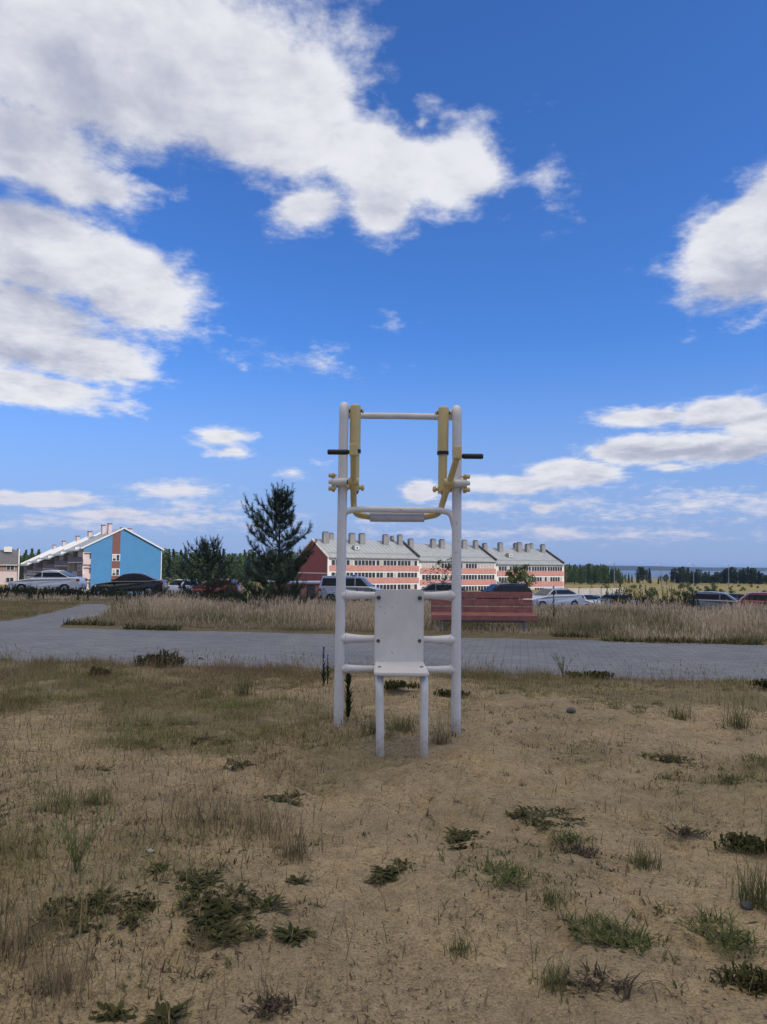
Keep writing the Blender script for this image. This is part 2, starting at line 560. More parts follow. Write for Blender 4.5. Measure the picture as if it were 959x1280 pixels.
def np_mesh(name, V, F, C, material, smooth=False, parent=None):
    """mesh from numpy arrays: V (n,3), F list of (m,k) arrays, C (n,3) base colours"""
    me = bpy.data.meshes.new(name)
    me.vertices.add(len(V))
    me.vertices.foreach_set('co', np.ascontiguousarray(V, dtype=np.float32).ravel())
    loops = np.concatenate([f.ravel() for f in F]).astype(np.int32)
    sizes = np.concatenate([np.full(len(f), f.shape[1]) for f in F]).astype(np.int32)
    starts = np.concatenate([[0], np.cumsum(sizes)[:-1]]).astype(np.int32)
    me.loops.add(len(loops))
    me.loops.foreach_set('vertex_index', loops)
    me.polygons.add(len(sizes))
    me.polygons.foreach_set('loop_start', starts)
    me.polygons.foreach_set('loop_total', sizes)
    if smooth: me.polygons.foreach_set('use_smooth', np.ones(len(sizes), dtype=bool))
    me.update(calc_edges=True)
    if C is not None:
        a = me.color_attributes.new('Col', 'FLOAT_COLOR', 'POINT')
        c4 = np.ones((len(V), 4), np.float32); c4[:, :3] = C
        a.data.foreach_set('color', c4.ravel())
    me.materials.append(material)
    o = bpy.data.objects.new(name, me)
    COL.objects.link(o)
    if parent is not None: o.parent = parent
    return o

def blades(base, h, w, az, lean, col, curl=.5, tipcol=None, seg=3):
    """tapered bent ribbons; every argument is an array over the blades"""
    n = len(base)
    dirx = np.stack([np.cos(az), np.sin(az), np.zeros(n)], 1)
    side = np.stack([-np.sin(az), np.cos(az), np.zeros(n)], 1)
    V = []; C = []
    for k in range(seg + 1):
        t = k / seg
        bend = lean * (t * (1 - curl) + curl * t * t)
        up = np.sqrt(np.clip(1 - (bend * .75) ** 2, .05, 1)) * t
        p = base + dirx * (h * bend * 1.0)[:, None] + np.array([0, 0, 1.0]) * (h * up)[:, None]
        c = col if tipcol is None else col * (1 - t) + tipcol * t
        if k < seg:
            ww = (w * (1 - t * .75))[:, None]
            V += [p - side * ww / 2, p + side * ww / 2]; C += [c, c]
        else:
            V.append(p); C.append(c)
    m = 2 * seg + 1
    V = np.stack(V, 1).reshape(-1, 3); C = np.stack(C, 1).reshape(-1, 3)
    o = np.arange(n)[:, None] * m
    F4 = [o + np.array([[2 * k, 2 * k + 1, 2 * k + 3, 2 * k + 2]]) for k in range(seg - 1)]
    F3 = o + np.array([[2 * seg - 2, 2 * seg - 1, 2 * seg]])
    return V, ([np.concatenate(F4)] if F4 else []) + [F3], C

class Heap:
    """collects several numpy meshes into one"""
    def __init__(s): s.V = []; s.F = []; s.C = []; s.n = 0
    def add(s, V, F, C):
        s.V.append(V); s.C.append(C); s.F += [f + s.n for f in F]; s.n += len(V)
    def build(s, name, material, parent=None):
        F3 = [f for f in s.F if f.shape[1] == 3]; F4 = [f for f in s.F if f.shape[1] == 4]
        F = ([np.concatenate(F3)] if F3 else []) + ([np.concatenate(F4)] if F4 else [])
        return np_mesh(name, np.concatenate(s.V), F, np.concatenate(s.C), material, parent=parent)

def colmix(n, pal, jit=.15):
    pal = np.array(pal)
    w = rng.random((n, len(pal))) ** 3
    w /= w.sum(1, keepdims=True)
    return (w @ pal) * (1 + (rng.random((n, 1)) - .5) * 2 * jit)

DRY = [(.34, .25, .15), (.27, .19, .115), (.40, .31, .19), (.22, .16, .10)]
OLIVE = [(.15, .15, .06), (.20, .18, .08), (.12, .13, .05), (.24, .20, .10)]
GREEN = [(.07, .10, .03), (.10, .13, .04), (.05, .075, .025), (.13, .15, .05)]
DARK = [(.035, .05, .022), (.05, .068, .028), (.03, .04, .02), (.065, .07, .035)]

# ------------------------------------------------------------------ the ground, the path, the lake
def axis(stops):
    out = [stops[0][0]]
    for (a, _), (b, st) in zip(stops[:-1], stops[1:]):
        n = max(1, int(round((b - a) / st)))
        out += list(a + (b - a) * (np.arange(n) + 1) / n)
    return np.array(out)

def dry_cover(x, y):
    """how much dead grass mats the sand, 0..1"""
    n = fbm(x * .75 + 3, y * .75, 4, 21)
    left = sstep(-x, -.6, 1.8) * .20 + sstep(y, 5.2, 7.6) * .16
    return sstep(n + left, .50, .72)

def build_ground():
    xs_r = axis([(0, 0), (4.6, .028), (7, .08), (14, .25), (40, 1.2), (110, 4), (400, 15), (1200, 60), (5000, 300)])
    xs = np.concatenate([-xs_r[::-1][:-1], xs_r])
    ys = axis([(-120, 0), (-10, 8), (1, .4), (1.5, .1), (9.4, .03), (14, .09), (26, .25), (60, 1.2), (170, 4), (600, 15), (820, 12), (2900, 120), (3700, 40), (6000, 300)])
    X, Y = np.meshgrid(xs, ys)
    Z = tz(X.ravel(), Y.ravel()).reshape(X.shape)
    V = np.stack([X, Y, Z], -1).reshape(-1, 3)
    nx, ny = len(xs), len(ys)
    i = (np.arange(ny - 1)[:, None] * nx + np.arange(nx - 1)[None]).ravel()
    F = np.stack([i, i + 1, i + nx + 1, i + nx], 1)
    x, y = V[:, 0], V[:, 1]
    c = np.zeros((len(V), 3))
    sand = np.array([.370, .294, .180]); mat_ = np.array([.235, .20, .11])
    c[:] = sand
    k = dry_cover(x, y)[:, None] * .75
    c = c * (1 - k) + mat_ * k
    soil = np.array([.17, .14, .075])
    k = sstep(path_mask(x, y), -.1, .4)[:, None] * .4
    c = c * (1 - k) + np.array([.20, .17, .13]) * k
    k = sstep(y - far_edge(x), -.35, .15)[:, None]
    c = c * (1 - k) + soil * k
    lawn = (sstep(-7.2 - x, 0, .5) * sstep(y, 13.5, 14.2) * (1 - sstep(y, 23, 25)))[:, None]
    n = fbm(x * 1.5, y * .8, 3, 33)[:, None]
    c = c * (1 - lawn) + (np.array([.23, .19, .10]) * (1 - n) + np.array([.15, .15, .06]) * n) * lawn
    n = fbm(x / 14, y / 22, 4, 44)[:, None]
    field = np.array([.165, .155, .055]) * (1 - n) + np.array([.27, .22, .105]) * n
    k = sstep(y, 62, 80)[:, None]
    c = c * (1 - k) + field * k
    k = sstep(y, 2950, 3000)[:, None]
    c = c * (1 - k) + np.array([.020, .034, .026]) * k
    o = np_mesh('ground', V, [F], c, mat_ground(), smooth=True)
    kind(o, 'structure')

def build_path():
    xs = axis([(-30, 0), (-9.5, 1), (30, .25)])
    mb_v = []; F = []
    ys_n = 16
    for x in xs:
        for k in range(ys_n + 1):
            t = k / ys_n
            y0, y1 = near_edge(x) - .5, far_edge(x) + .5
            y = y0 + (y1 - y0) * t
            mb_v.append((x, y, .004 + .012 * (fbm(np.array([x * .5]), np.array([y * .5]), 2, 9)[0] - .5)))
    for a in range(len(xs) - 1):
        for k in range(ys_n):
            i = a * (ys_n + 1) + k
            F.append((i, i + ys_n + 1, i + ys_n + 2, i + 1))
    o = np_mesh('path', np.array(mb_v), [np.array(F)], None, mat_pavers(), smooth=True)
    kind(o, 'structure')
    V = []; F = []
    yy = np.arange(12.6, 26.01, .4)
    for y in yy:
        cx = float(np.interp(y, [9, 13.3, 17, 20, 26], [-6.7, -6.6, -6.7, -7.5, -9.6]))
        hw = float(np.interp(y, [9, 13.3, 15, 20, 26], [1.9, 1.1, .85, .75, .7])) + .4
        z = float(np.interp(y, YS, ZS))
        for k in range(5):
            V.append((cx - hw + 2 * hw * k / 4, y, z + .0))
    for a in range(len(yy) - 1):
        for k in range(4):
            i = a * 5 + k
            F.append((i, i + 1, i + 6, i + 5))
    o = np_mesh('side_path', np.array(V), [np.array(F)], None, bpy.data.materials['grey_pavers'], smooth=True)
    kind(o, 'structure')

def build_lot():
    m = mat('asphalt', (.055, .055, .058), .9, var=.2, scale=2, bump=.004, bscale=60)
    xs = axis([(-48, 0), (48, 1.5)]); ys = axis([(45.5, 0), (61, .75)])
    X, Y = np.meshgrid(xs, ys)
    Z = tz(X.ravel(), Y.ravel(), False) + .05
    V = np.stack([X.ravel(), Y.ravel(), Z], 1)
    nx = len(xs)
    i = (np.arange(len(ys) - 1)[:, None] * nx + np.arange(nx - 1)[None]).ravel()
    o = np_mesh('parking_lot', V, [np.stack([i, i + 1, i + nx + 1, i + nx], 1)], None, m, smooth=True)
    kind(o, 'structure')

def build_lake():
    m = bpy.data.materials.new('lake_water')
    m.use_nodes = True
    t = NT(m.node_tree)
    b = m.node_tree.nodes['Principled BSDF']
    b.inputs['Base Color'].default_value = (.07, .11, .19, 1)
    b.inputs['Roughness'].default_value = .4
    b.inputs['Specular IOR Level'].default_value = .3
    geo = t.n('ShaderNodeNewGeometry')
    bn = t.n('ShaderNodeBump'); bn.inputs['Distance'].default_value = .25
    t.put(bn.inputs['Height'], t.noise(geo.outputs['Position'], .35, 4, .6))
    m.node_tree.links.new(bn.outputs[0], b.inputs['Normal'])
    mb = MB()
    mb.add([(-4500, 640, -10), (4500, 640, -10), (4500, 3080, -10), (-4500, 3080, -10)], [(0, 1, 2, 3)], m)
    kind(mb.build('lake'), 'structure')

build_ground()
build_path()
build_lot()
build_lake()

# a broad cumulus stands between the sun and the near ground: everything up to the car park lies in its shade
def build_cloud():
    m = bpy.data.materials.new('cloud_white')
    m.use_nodes = True
    t = NT(m.node_tree)
    L = m.node_tree.links
    d = t.n('ShaderNodeBsdfDiffuse'); d.inputs[0].default_value = (.85, .85, .86, 1)
    tr = t.n('ShaderNodeBsdfTranslucent'); tr.inputs[0].default_value = (.80, .80, .82, 1)
    mx = t.n('ShaderNodeMixShader'); mx.inputs[0].default_value = .5
    L.new(d.outputs[0], mx.inputs[1]); L.new(tr.outputs[0], mx.inputs[2])
    L.new(mx.outputs[0], m.node_tree.nodes['Material Output'].inputs[0])
    bm = bmesh.new()
    bmesh.ops.create_icosphere(bm, subdivisions=5, radius=1)
    P = np.array([v.co[:] for v in bm.verts])
    n = fbm(P[:, 0] * 2.5 + P[:, 2] * 1.7, P[:, 1] * 2.5 - P[:, 2] * 1.3, 5, 71)
    s = 1 + (n - .5) * .5
    cen = Vector(CLOUD_SHADE) + SDIR * 900
    for v, p, k in zip(bm.verts, P, s):
        z = p[2] * k
        v.co = Vector((p[0] * k * CLOUD_R[0], p[1] * k * CLOUD_R[1], z * (34 if z > 0 else 12)))
    me = bpy.data.meshes.new('cloud')
    bm.to_mesh(me); bm.free()
    for p in me.polygons: p.use_smooth = True
    me.materials.append(m)
    o = bpy.data.objects.new('cloud', me)
    COL.objects.link(o)
    o.location = cen
    kind(o, 'structure')
CLOUD_SHADE = (0, 15, 0)
CLOUD_R = (150, 82)
build_cloud()

# ------------------------------------------------------------------ buildings
def frame_mtx(org, u):
    """local x along the facade, local y into the building, z up"""
    u = Vector((u[0], u[1], 0)).normalized()
    n = Vector((-u.y, u.x, 0))
    return Matrix(((u.x, n.x, 0, org[0]), (u.y, n.y, 0, org[1]), (0, 0, 1, org[2]), (0, 0, 0, 1)))

M_BRICK = mat('salmon_facade', (.56, .255, .215), .85, var=.10, scale=1.2, bump=.004, bscale=20)
M_DKBRICK = mat('dark_red_gable', (.30, .075, .065), .85, var=.10, scale=1.0, bump=.004, bscale=20)
M_RENDER = mat('white_render', (.78, .75, .70), .8, var=.06, scale=1.5)
M_ROOF = mat('grey_metal_roof', (.31, .33, .345), .42, .15, var=.10, scale=.7)
M_ROOFDK = mat('dark_roof_edge', (.045, .04, .045), .7, var=.2)
M_GLASS = mat('window_glass', (.035, .037, .045), .12, var=.3, scale=1.5, spec=.6)
M_CURT = mat('curtained_glass', (.50, .45, .40), .4, var=.2, scale=2)
M_FRAME = mat('white_frame', (.78, .77, .75), .5, var=.04)
M_CHIM = mat('grey_chimney', (.27, .255, .25), .8, var=.12, scale=2)
M_BLUE = mat('blue_render', (.065, .235, .47), .75, var=.05, scale=.5)
M_BROWN = mat('brown_cladding', (.20, .085, .07), .8, var=.12, scale=3)
M_PINK = mat('pinkish_render', (.66, .52, .50), .8, var=.06, scale=1.5)
M_MAUVE = mat('mauve_panel', (.20, .13, .15), .75, var=.12, scale=2)
M_GREYW = mat('grey_render', (.42, .39, .38), .8, var=.10, scale=1.5)
M_SLATE = mat('dark_slate_roof', (.085, .08, .09), .6, var=.15, scale=1)

def roof_prism(L, W, z0, zr, over, mb, m, x0, th=.18):
    """gabled roof slab over x0..x0+L, ridge along x"""
    s = (zr - z0) / (W / 2)
    e0 = z0 - s * over
    a, b = x0, x0 + L
    prof_o = [(-over, e0), (W / 2, zr), (W + over, e0)]
    prof_i = [(W + over, e0 - th), (W / 2, zr - th), (-over, e0 - th)]
    pr = prof_o + prof_i
    n = len(pr)
    vs = [(a, y, z) for y, z in pr] + [(b, y, z) for y, z in pr]
    fs = [(i, i + n, (i + 1) % n + n, (i + 1) % n) for i in range(n)]
    fs += [(0, 1, 4, 5), (1, 2, 3, 4), (0 + n, 5 + n, 4 + n, 1 + n), (1 + n, 4 + n, 3 + n, 2 + n)]
    mb.add(vs, fs, m)

def gable_wall(mb, x, W, zb, z0, zr, m, th=.3):
    pr = [(0, zb), (W, zb), (W, z0), (W / 2, zr), (0, z0)]
    n = 5
    vs = [(x, y, z) for y, z in pr] + [(x + th, y, z) for y, z in pr]
    fs = [tuple(range(n - 1, -1, -1)), tuple(range(n, 2 * n))] + [(i, (i + 1) % n, (i + 1) % n + n, i + n) for i in range(n)]
    mb.add(vs, fs, m)

def build_red_block():
    org = at(411, 700, 181)
    u = (.85, .527)
    root = empty('apartment_block', (org.x, org.y, 0))
    Mx = frame_mtx((org.x, org.y, 0), u)
    root.matrix_world = Mx
    tag(root, 'long apartment block with salmon and white bands and many chimneys on its grey roof', 'building')
    W = 16.0
    tops = [3.05, 2.48, 1.85]
    # where the section joints fall, solved from their bearing in the photograph
    def along(px):
        d = ray(px, 715); k = d.x / d.y
        n = math.hypot(*u); ux, uy = u[0] / n, u[1] / n
        return (k * org.y - org.x) / (ux - k * uy)
    xs = [0, along(524.5), along(620.7), along(705)]
    RISE = 4.15
    rr = random.Random(5)
    for k in range(3):
        x0, x1, zt = xs[k], xs[k + 1], tops[k]
        L = x1 - x0
        zb = zt - 10.6
        wl = MB()
        # brick parapet bands and white strips, each a course of its own butted against the next
        z = zt
        wl.box((x0 + L / 2, W / 2, (zb + zt - .02) / 2), (L - .02, W, zt - zb), M_RENDER)
        ob = wl.build('wall', root)
        bands = MB()
        for fl in range(3):
            zt_w = zt - .55 - fl * 2.92
            bands.box((x0 + L / 2, -.06, zt_w - 1.30 - .05 - .64), (L - .5, .12, 1.28), M_BRICK)
        bands.build('brick_band', root)
        # ribbons of glazed loggias
        for fl in range(3):
            zt_w = zt - .55 - fl * 2.92
            zc = zt_w - .65
            ngrp = 4 if L > 18 else 3
            gw = (L - 1.2) / ngrp
            for gI in range(ngrp):
                gx0 = x0 + .6 + gI * gw + .12
                gwid = gw - .24
                wm = MB()
                wm.box((gx0 + gwid / 2, -.03, zc), (gwid, .10, 1.30), M_FRAME)
                npan = max(3, int(round(gwid / .92)))
                pw = gwid / npan
                style = rr.random()
                for q in range(npan):
                    mm = M_CURT if (style < .14 or rr.random() < .10) else M_GLASS
                    wm.box((gx0 + (q + .5) * pw, -.085, zc - .02), (pw - .14, .02, 1.18), mm)
                wm.build('window', root)
        rf = MB()
        roof_prism(L, W, zt + .32, zt + .32 + RISE, .55, rf, M_ROOF, x0)
        # standing seams
        s = RISE / (W / 2)
        for q in range(int(L / 1.1)):
            xx = x0 + .6 + q * 1.1
            for side in (-1, 1):
                y0, y1 = -.5, W / 2
                a = math.atan2(RISE, W / 2)
                yc = (y0 + y1) / 2
                zc = zt + .32 + s * yc + .025
                if side == 1:
                    yc = W - yc
                Rm = Matrix.Rotation(a * -side, 3, 'X')
                rf.box((xx, yc, zc), (.05, math.hypot(y1 - y0, s * (y1 - y0)), .05), M_ROOF, rot=Rm)
        rf.build('roof', root)
        # snow guard rail along the lower roof
        sg = MB()
        sg.box((x0 + L / 2, 1.1, zt + .32 + s * 1.1 + .22), (L - 1, .06, .10), M_CHIM)
        sg.build('snow_guard', root)
        # raised dark fire wall at the right end of the section
        fw = MB()
        a = math.atan2(RISE, W / 2)
        for side in (-1, 1):
            yc = W / 2 + side * (W / 4 + .12)
            zc = zt + .32 + RISE / 2 + .12
            fw.box((x1 - .25, yc, zc), (.45, math.hypot(W / 2, RISE) + .3, .62), M_ROOFDK, rot=Matrix.Rotation(-a * side, 3, 'X'))
        fw.build('parapet', root)
        # small dormer with a round vent
        dm = MB()
        dx = {0: along(453), 1: along(581.5), 2: along(646.5)}[k]
        yd = 3.2
        zd = zt + .32 + s * yd
        dm.box((dx, yd, zd + .35), (1.5, 1.3, 1.3), M_ROOF)
        dm.box((dx, yd - .66, zd + .45), (1.1, .06, .8), M_FRAME)
        dm.tube([(dx, yd - .69, zd + .45), (dx, yd - .74, zd + .45)], .26, M_GLASS, 12)
        dm.build('roof_dormer', root)
    gw_ = MB()
    gable_wall(gw_, -.31, W, tops[0] - 10.6, tops[0] + .2, tops[0] + .2 + RISE, M_DKBRICK)
    gw_.build('gable_wall', root)
    st = MB()
    st.box((-.34, W / 2, tops[0] - 3.75), (.06, W + .1, .22), M_RENDER)
    st.box((-.2, -.12, tops[0] - 5.2), (.36, .26, 10.4), M_RENDER)
    a = math.atan2(RISE, W / 2)
    for side in (-1, 1):
        st.box((-.36, W / 2 + side * (W / 4 + .2), tops[0] + .25 + RISE / 2 - .12), (.2, math.hypot(W / 2, RISE) + .7, .34), M_RENDER, rot=Matrix.Rotation(-a * side, 3, 'X'))
    st.build('gable_trim', root)
    ge = MB()
    pr_x = xs[3] + .01
    gable_wall(ge, pr_x, W, tops[2] - 10.6, tops[2] + .2, tops[2] + .2 + RISE, M_DKBRICK)
    ge.build('gable_wall', root)
    for i, (px, wd, hh) in enumerate([(407, 1.5, 2.6), (440, 1.5, 2.5), (452.5, 1.5, 2.5), (482, 1.5, 2.4), (500, 1.3, 2.5), (513.5, 1.3, 2.1), (541.5, 1.4, 2.2), (552.5, 1.4, 2.2), (580.5, 1.5, 2.2),
                                      (594.5, 1.2, 2.2), (606, 1.2, 2.1), (625.5, 1.4, 2.4), (649, 1.5, 2.6), (659.5, 1.3, 2.2), (678.5, 1.3, 2.2), (414, 1.2, 1.9), (490, .8, 1.6), (644, .8, 1.9), (664, 1.0, 1.9)]):
        off = 6.3 if i < 15 else 8.6
        # bearing of a point that lies 'off' metres behind the facade
        d = ray(px, 680); kk = d.x / d.y
        n = math.hypot(*u); ux, uy = u[0] / n, u[1] / n
        ox, oy = org.x - uy * off, org.y + ux * off
        xl = (kk * oy - ox) / (ux - kk * uy)
        sec = 0 if xl < xs[1] else 1 if xl < xs[2] else 2
        zr = tops[sec] + .32 + RISE * (off if off < 8 else 16 - off) / (W / 2)
        c = MB()
        c.box((xl, off, zr + hh / 2 - .6), (wd, 1.0, hh + .6), M_CHIM)
        c.box((xl, off, zr + hh - .22), (wd + .16, 1.14, .14), M_ROOF)
        c.box((xl, off, zr + hh - .03), (wd - .3, .7, .22), M_ROOFDK)
        c.build('chimney', root)

def build_blue_block():
    org = at(104, 700, 158)       # near corner between gable and balcony side
    g = Vector((.83, .555, 0)).normalized()
    root = empty('apartment_block', (0, 0, 0))
    root.matrix_world = frame_mtx((org.x, org.y, 0), (g.x, g.y))
    tag(root, 'apartment block with bright blue gable wall split by a brown window stripe', 'building')
    W = 16.0; ze = 4.45; zr = 8.6; zb = -6.2; SEC = 14.0
    NS = 5; STEP = .80
    # gable
    # local x along the gable (W wide), local y away along the block
    gm = MB()
    pr = [(1.55, zb), (W, zb), (W, ze), (W / 2, zr), (0, ze), (0, ze - .9), (1.55, ze - .9)]
    n = len(pr)
    vs = [(x, 0, z) for x, z in pr] + [(x, .35, z) for x, z in pr]
    gm.add(vs, [tuple(range(n)), tuple(range(2 * n - 1, n - 1, -1))] + [(i, i + n, (i + 1) % n + n, (i + 1) % n) for i in range(n)], M_BLUE)
    gm.build('gable_wall', root)
    sp = MB()
    sx0, sx1 = 5.75, 7.35
    sp.add([(sx0, -.03, zb), (sx1, -.03, zb), (sx1, -.03, ze + (zr - ze) * sx1 / (W / 2) - .12), (sx0, -.03, ze + (zr - ze) * sx0 / (W / 2) - .12)], [(0, 1, 2, 3)], M_BROWN)
    sp.build('cladding_stripe', root)
    for zc in (2.45, -.55, -3.55):
        w = MB()
        w.box(((sx0 + sx1) / 2, -.06, zc), (1.6, .08, 1.45), M_FRAME)
        for q in (-1, 1):
            w.box(((sx0 + sx1) / 2 + q * .37, -.105, zc + .2), (.58, .02, .75), M_CURT if q < 0 else M_GLASS)
            w.box(((sx0 + sx1) / 2 + q * .37, -.105, zc - .42), (.58, .02, .42), M_GLASS)
        w.build('window', root)
    rake = MB()
    a = math.atan2(zr - ze, W / 2)
    for side in (-1, 1):
        rake.box((W / 2 + side * (W / 4 + .25), -.15, (ze + zr) / 2 - .06), (math.hypot(W / 2, zr - ze) + .7, .4, .26), M_FRAME, rot=Matrix.Rotation(a * side, 3, 'Y'))
    rake.box((W + .12, .1, (zb + ze) / 2), (.16, .2, ze - zb - .4), M_FRAME)
    rake.build('verge_trim', root)
    # corner loggias seen in the gable
    cl = MB()
    for fl in range(3):
        zf = ze - 1.0 - fl * 3.0
        cl.box((.78, .2, zf - .95 - .95), (1.5, .3, 1.15), M_PINK)
        cl.box((.06, .2, zf - .65), (.13, .34, 1.38), M_FRAME)
        cl.box((.80, .9, zf - .65), (1.44, .1, 1.38), M_GLASS)
        cl.box((.78, .2, zf - .0), (1.5, .3, .10), M_FRAME)
    cl.build('corner_loggia', root)
    rr = random.Random(3)
    for s_ in range(NS):
        y0, y1 = .36 + s_ * SEC, .36 + (s_ + 1) * SEC - .02
        dz = -STEP * s_
        e = ze + dz; r_ = zr + dz
        wl = MB()
        # body of the section, set back behind the balcony front
        wl.box(((W + 1.5) / 2, (y0 + y1) / 2, (zb - 3 + e - .15) / 2), (W - 1.5, y1 - y0, e - .15 - zb + 3), M_GREYW)
        wl.build('wall', root)
        rf = MB()
        sl = (r_ - e) / (W / 2)
        ov = .9
        pr = [(-ov, e - sl * ov), (W / 2, r_), (W + .6, e - sl * .6), (W + .6, e - sl * .6 - .2), (W / 2, r_ - .2), (-ov, e - sl * ov - .2)]
        n = 6
        vs = [(x, y0 - .3 * (s_ == 0), z) for x, z in pr] + [(x, y1, z) for x, z in pr]
        rf.add(vs, [(i, (i + 1) % n, (i + 1) % n + n, i + n) for i in range(n)] + [(5, 4, 1, 0), (4, 3, 2, 1), (0 + n, 1 + n, 4 + n, 5 + n), (1 + n, 2 + n, 3 + n, 4 + n)], M_ROOF)
        rf.build('roof', root)
        tr = MB()
        tr.box((-ov - .03, (y0 + y1) / 2, e - sl * ov - .12), (.08, y1 - y0, .3), M_FRAME)
        aa = math.atan2(r_ - e, W / 2)
        tr.box((W / 4 - ov / 2 - .1, y1 - .3, (e + r_) / 2 + .12 - sl * ov / 2), (math.hypot(W / 2 + ov, (r_ - e)), .3, .3), M_FRAME, rot=Matrix.Rotation(-aa, 3, 'Y'))
        tr.box((-ov * .5, y0 + 3.2, e - .25), (1.0, .9, .7), M_FRAME)
        tr.build('roof_trim', root)
        # three storeys of balconies: party fins, fronts, doors and dark openings
        for fl in range(3):
            zf = e - 1.0 - fl * 3.0 - 2.05      # floor slab
            for b in range(3):
                yb0 = y0 + .2 + b * (y1 - y0 - .4) / 3
                yb1 = yb0 + (y1 - y0 - .4) / 3 - .12
                bl = MB()
                closed = rr.random() < .35
                bl.box((.72, (yb0 + yb1) / 2, zf), (1.45, yb1 - yb0 + .1, .16), M_FRAME)
                bl.box((.06, (yb0 + yb1) / 2, zf + .62), (.10, yb1 - yb0, 1.05), M_MAUVE if rr.random() < .75 else M_GREYW)
                bl.box((1.44, (yb0 + yb1) / 2 - .7, zf + 1.2), (.08, 1.5, 2.2), M_GLASS)
                bl.box((1.44, (yb0 + yb1) / 2 + 1.1, zf + 1.5), (.08, 1.0, 1.3), M_GLASS)
                bl.box((.75, yb0 - .06, zf + 1.5), (1.46, .14, 2.8), M_PINK if b == 0 else M_GREYW)
                if closed:
                    bl.box((.06, (yb0 + yb1) / 2, zf + 1.95), (.06, yb1 - yb0, 1.5), M_CURT if rr.random() < .4 else M_GLASS)
                    for q in range(4):
                        bl.box((.02, yb0 + (q + .5) * (yb1 - yb0) / 4, zf + 1.95), (.05, .09, 1.5), M_FRAME)
                bl.build('balcony', root)
    fe = MB()
    pr = [(1.5, zb - 3), (W, zb - 3), (W, ze - NS * STEP + STEP), (W / 2, zr - NS * STEP + STEP - .05), (0, ze - NS * STEP + STEP), (0, ze - 4.3)]
    n = len(pr)
    yq = .36 + NS * SEC
    fe.add([(x, yq, z) for x, z in pr] + [(x, yq + .3, z) for x, z in pr], [tuple(range(n)), tuple(range(2 * n - 1, n - 1, -1))] + [(i, i + n, (i + 1) % n + n, (i + 1) % n) for i in range(n)], M_BLUE)
    fe.build('gable_wall', root)
    # chimneys: (local x, local y, height above the roof)
    for xl, yl, h in [(6.2, 4.5, 3.0), (6.4, 10.5, 2.8), (6.2, 22, 2.6), (6.4, 35, 2.6), (6.2, 50, 2.6), (6.2, 62, 2.6), (10.3, 4, 2.0), (10.0, 8.6, 2.3)]:
        s_ = min(NS - 1, int(yl / SEC))
        h *= .72
        zz = ze - STEP * s_ + (zr - ze) * (1 - abs(xl - W / 2) / (W / 2))
        c = MB()
        c.box((xl, yl, zz + h / 2 - .5), (.72, 1.1, h + .6), M_PINK)
        c.box((xl, yl, zz + h - .13), (.9, 1.3, .16), M_BROWN)
        c.build('chimney', root)

def build_far_block():
    org = at(23, 712, 235)
    root = empty('terraced_block', (org.x, org.y, 0))
    root.matrix_world = frame_mtx((org.x, org.y, 0), (.90, .436))
    tag(root, 'pale block with tan boarding under a dark roof, left of the blue block', 'building')
    L = 34; W = 12; ze = .9; zb = -8.5; zr = 5.2
    b = MB()
    b.box((-L / 2, W / 2, (zb + ze) / 2), (L, W, ze - zb), M_PINK)
    b.build('wall', root)
    bd = MB()
    bd.box((-L / 2, -.06, ze - 1.15), (L - .6, .1, 1.9), mat('tan_boarding', (.32, .21, .16), .8, var=.15, scale=4))
    bd.build('boarding', root)
    rf = MB()
    roof_prism(L, W, ze + .05, zr, .6, rf, M_SLATE, -L)
    rf.build('roof', root)
    tr = MB()
    tr.box((-L / 2, -.7, ze - .3), (L, .12, .18), M_FRAME)
    tr.box((.1, W / 4 - .2, (ze + zr) / 2 + .05), (.2, math.hypot(W / 2, zr - ze) + .8, .3), M_FRAME, rot=Matrix.Rotation(math.atan2(zr - ze, W / 2), 3, 'X'))
    tr.box((.1, -.2, (zb + ze) / 2), (.3, .3, ze - zb), M_FRAME)
    tr.build('trim', root)
    c = MB()
    c.box((-3.0, W / 2 - 1.2, zr + .2), (2.2, 1.2, 1.6), M_RENDER)
    c.build('chimney', root)
    gb = MB()
    gable_wall(gb, -.2, W, zb, ze + .02, zr - .2, M_PINK, .18)
    gb.build('gable_wall', root)
    for fl in range(2):
        for q in range(8):
            w = MB()
            x = -2.2 - q * 4.0
            z = ze - 1.15 - fl * 3.6
            w.box((x, -.14, z), (2.2, .08, 1.5), M_FRAME)
            w.box((x - .52, -.185, z), (.92, .02, 1.3), M_GLASS)
            w.box((x + .52, -.185, z), (.92, .02, 1.3), M_GLASS)
            w.build('window', root)

def build_shed():
    a = at(352, 735, 95); b = at(424, 735, 99)
    root = empty('brick_shed', (a.x, a.y, 0))
    u = (b - a); L = math.hypot(u.x, u.y)
    root.matrix_world = frame_mtx((a.x, a.y, 0), (u.x, u.y))
    tag(root, 'low brick shed with a flat pale metal roof in front of the dark red gable', 'shed')
    z = tz1(a.x, a.y) - .3
    zt = at(400, 729.5, 97).z
    m = MB(); m.box((L / 2, 2, (z + zt) / 2), (L, 4, zt - z), mat('orange_brick', (.36, .16, .10), .85, var=.2, scale=8)); m.build('wall', root)
    m = MB(); m.box((L / 2, 2, zt + .13), (L + .8, 4.8, .22), mat('pale_blue_metal', (.42, .46, .56), .4, .1, var=.06)); m.build('roof', root)
    for q in range(3):
        m = MB()
        m.box((L * (.2 + .3 * q), -.03, zt - 1.0), (1.1, .06, 1.6), M_ROOFDK)
        m.build('door', root)

build_red_block()
build_blue_block()
build_far_block()
build_shed()

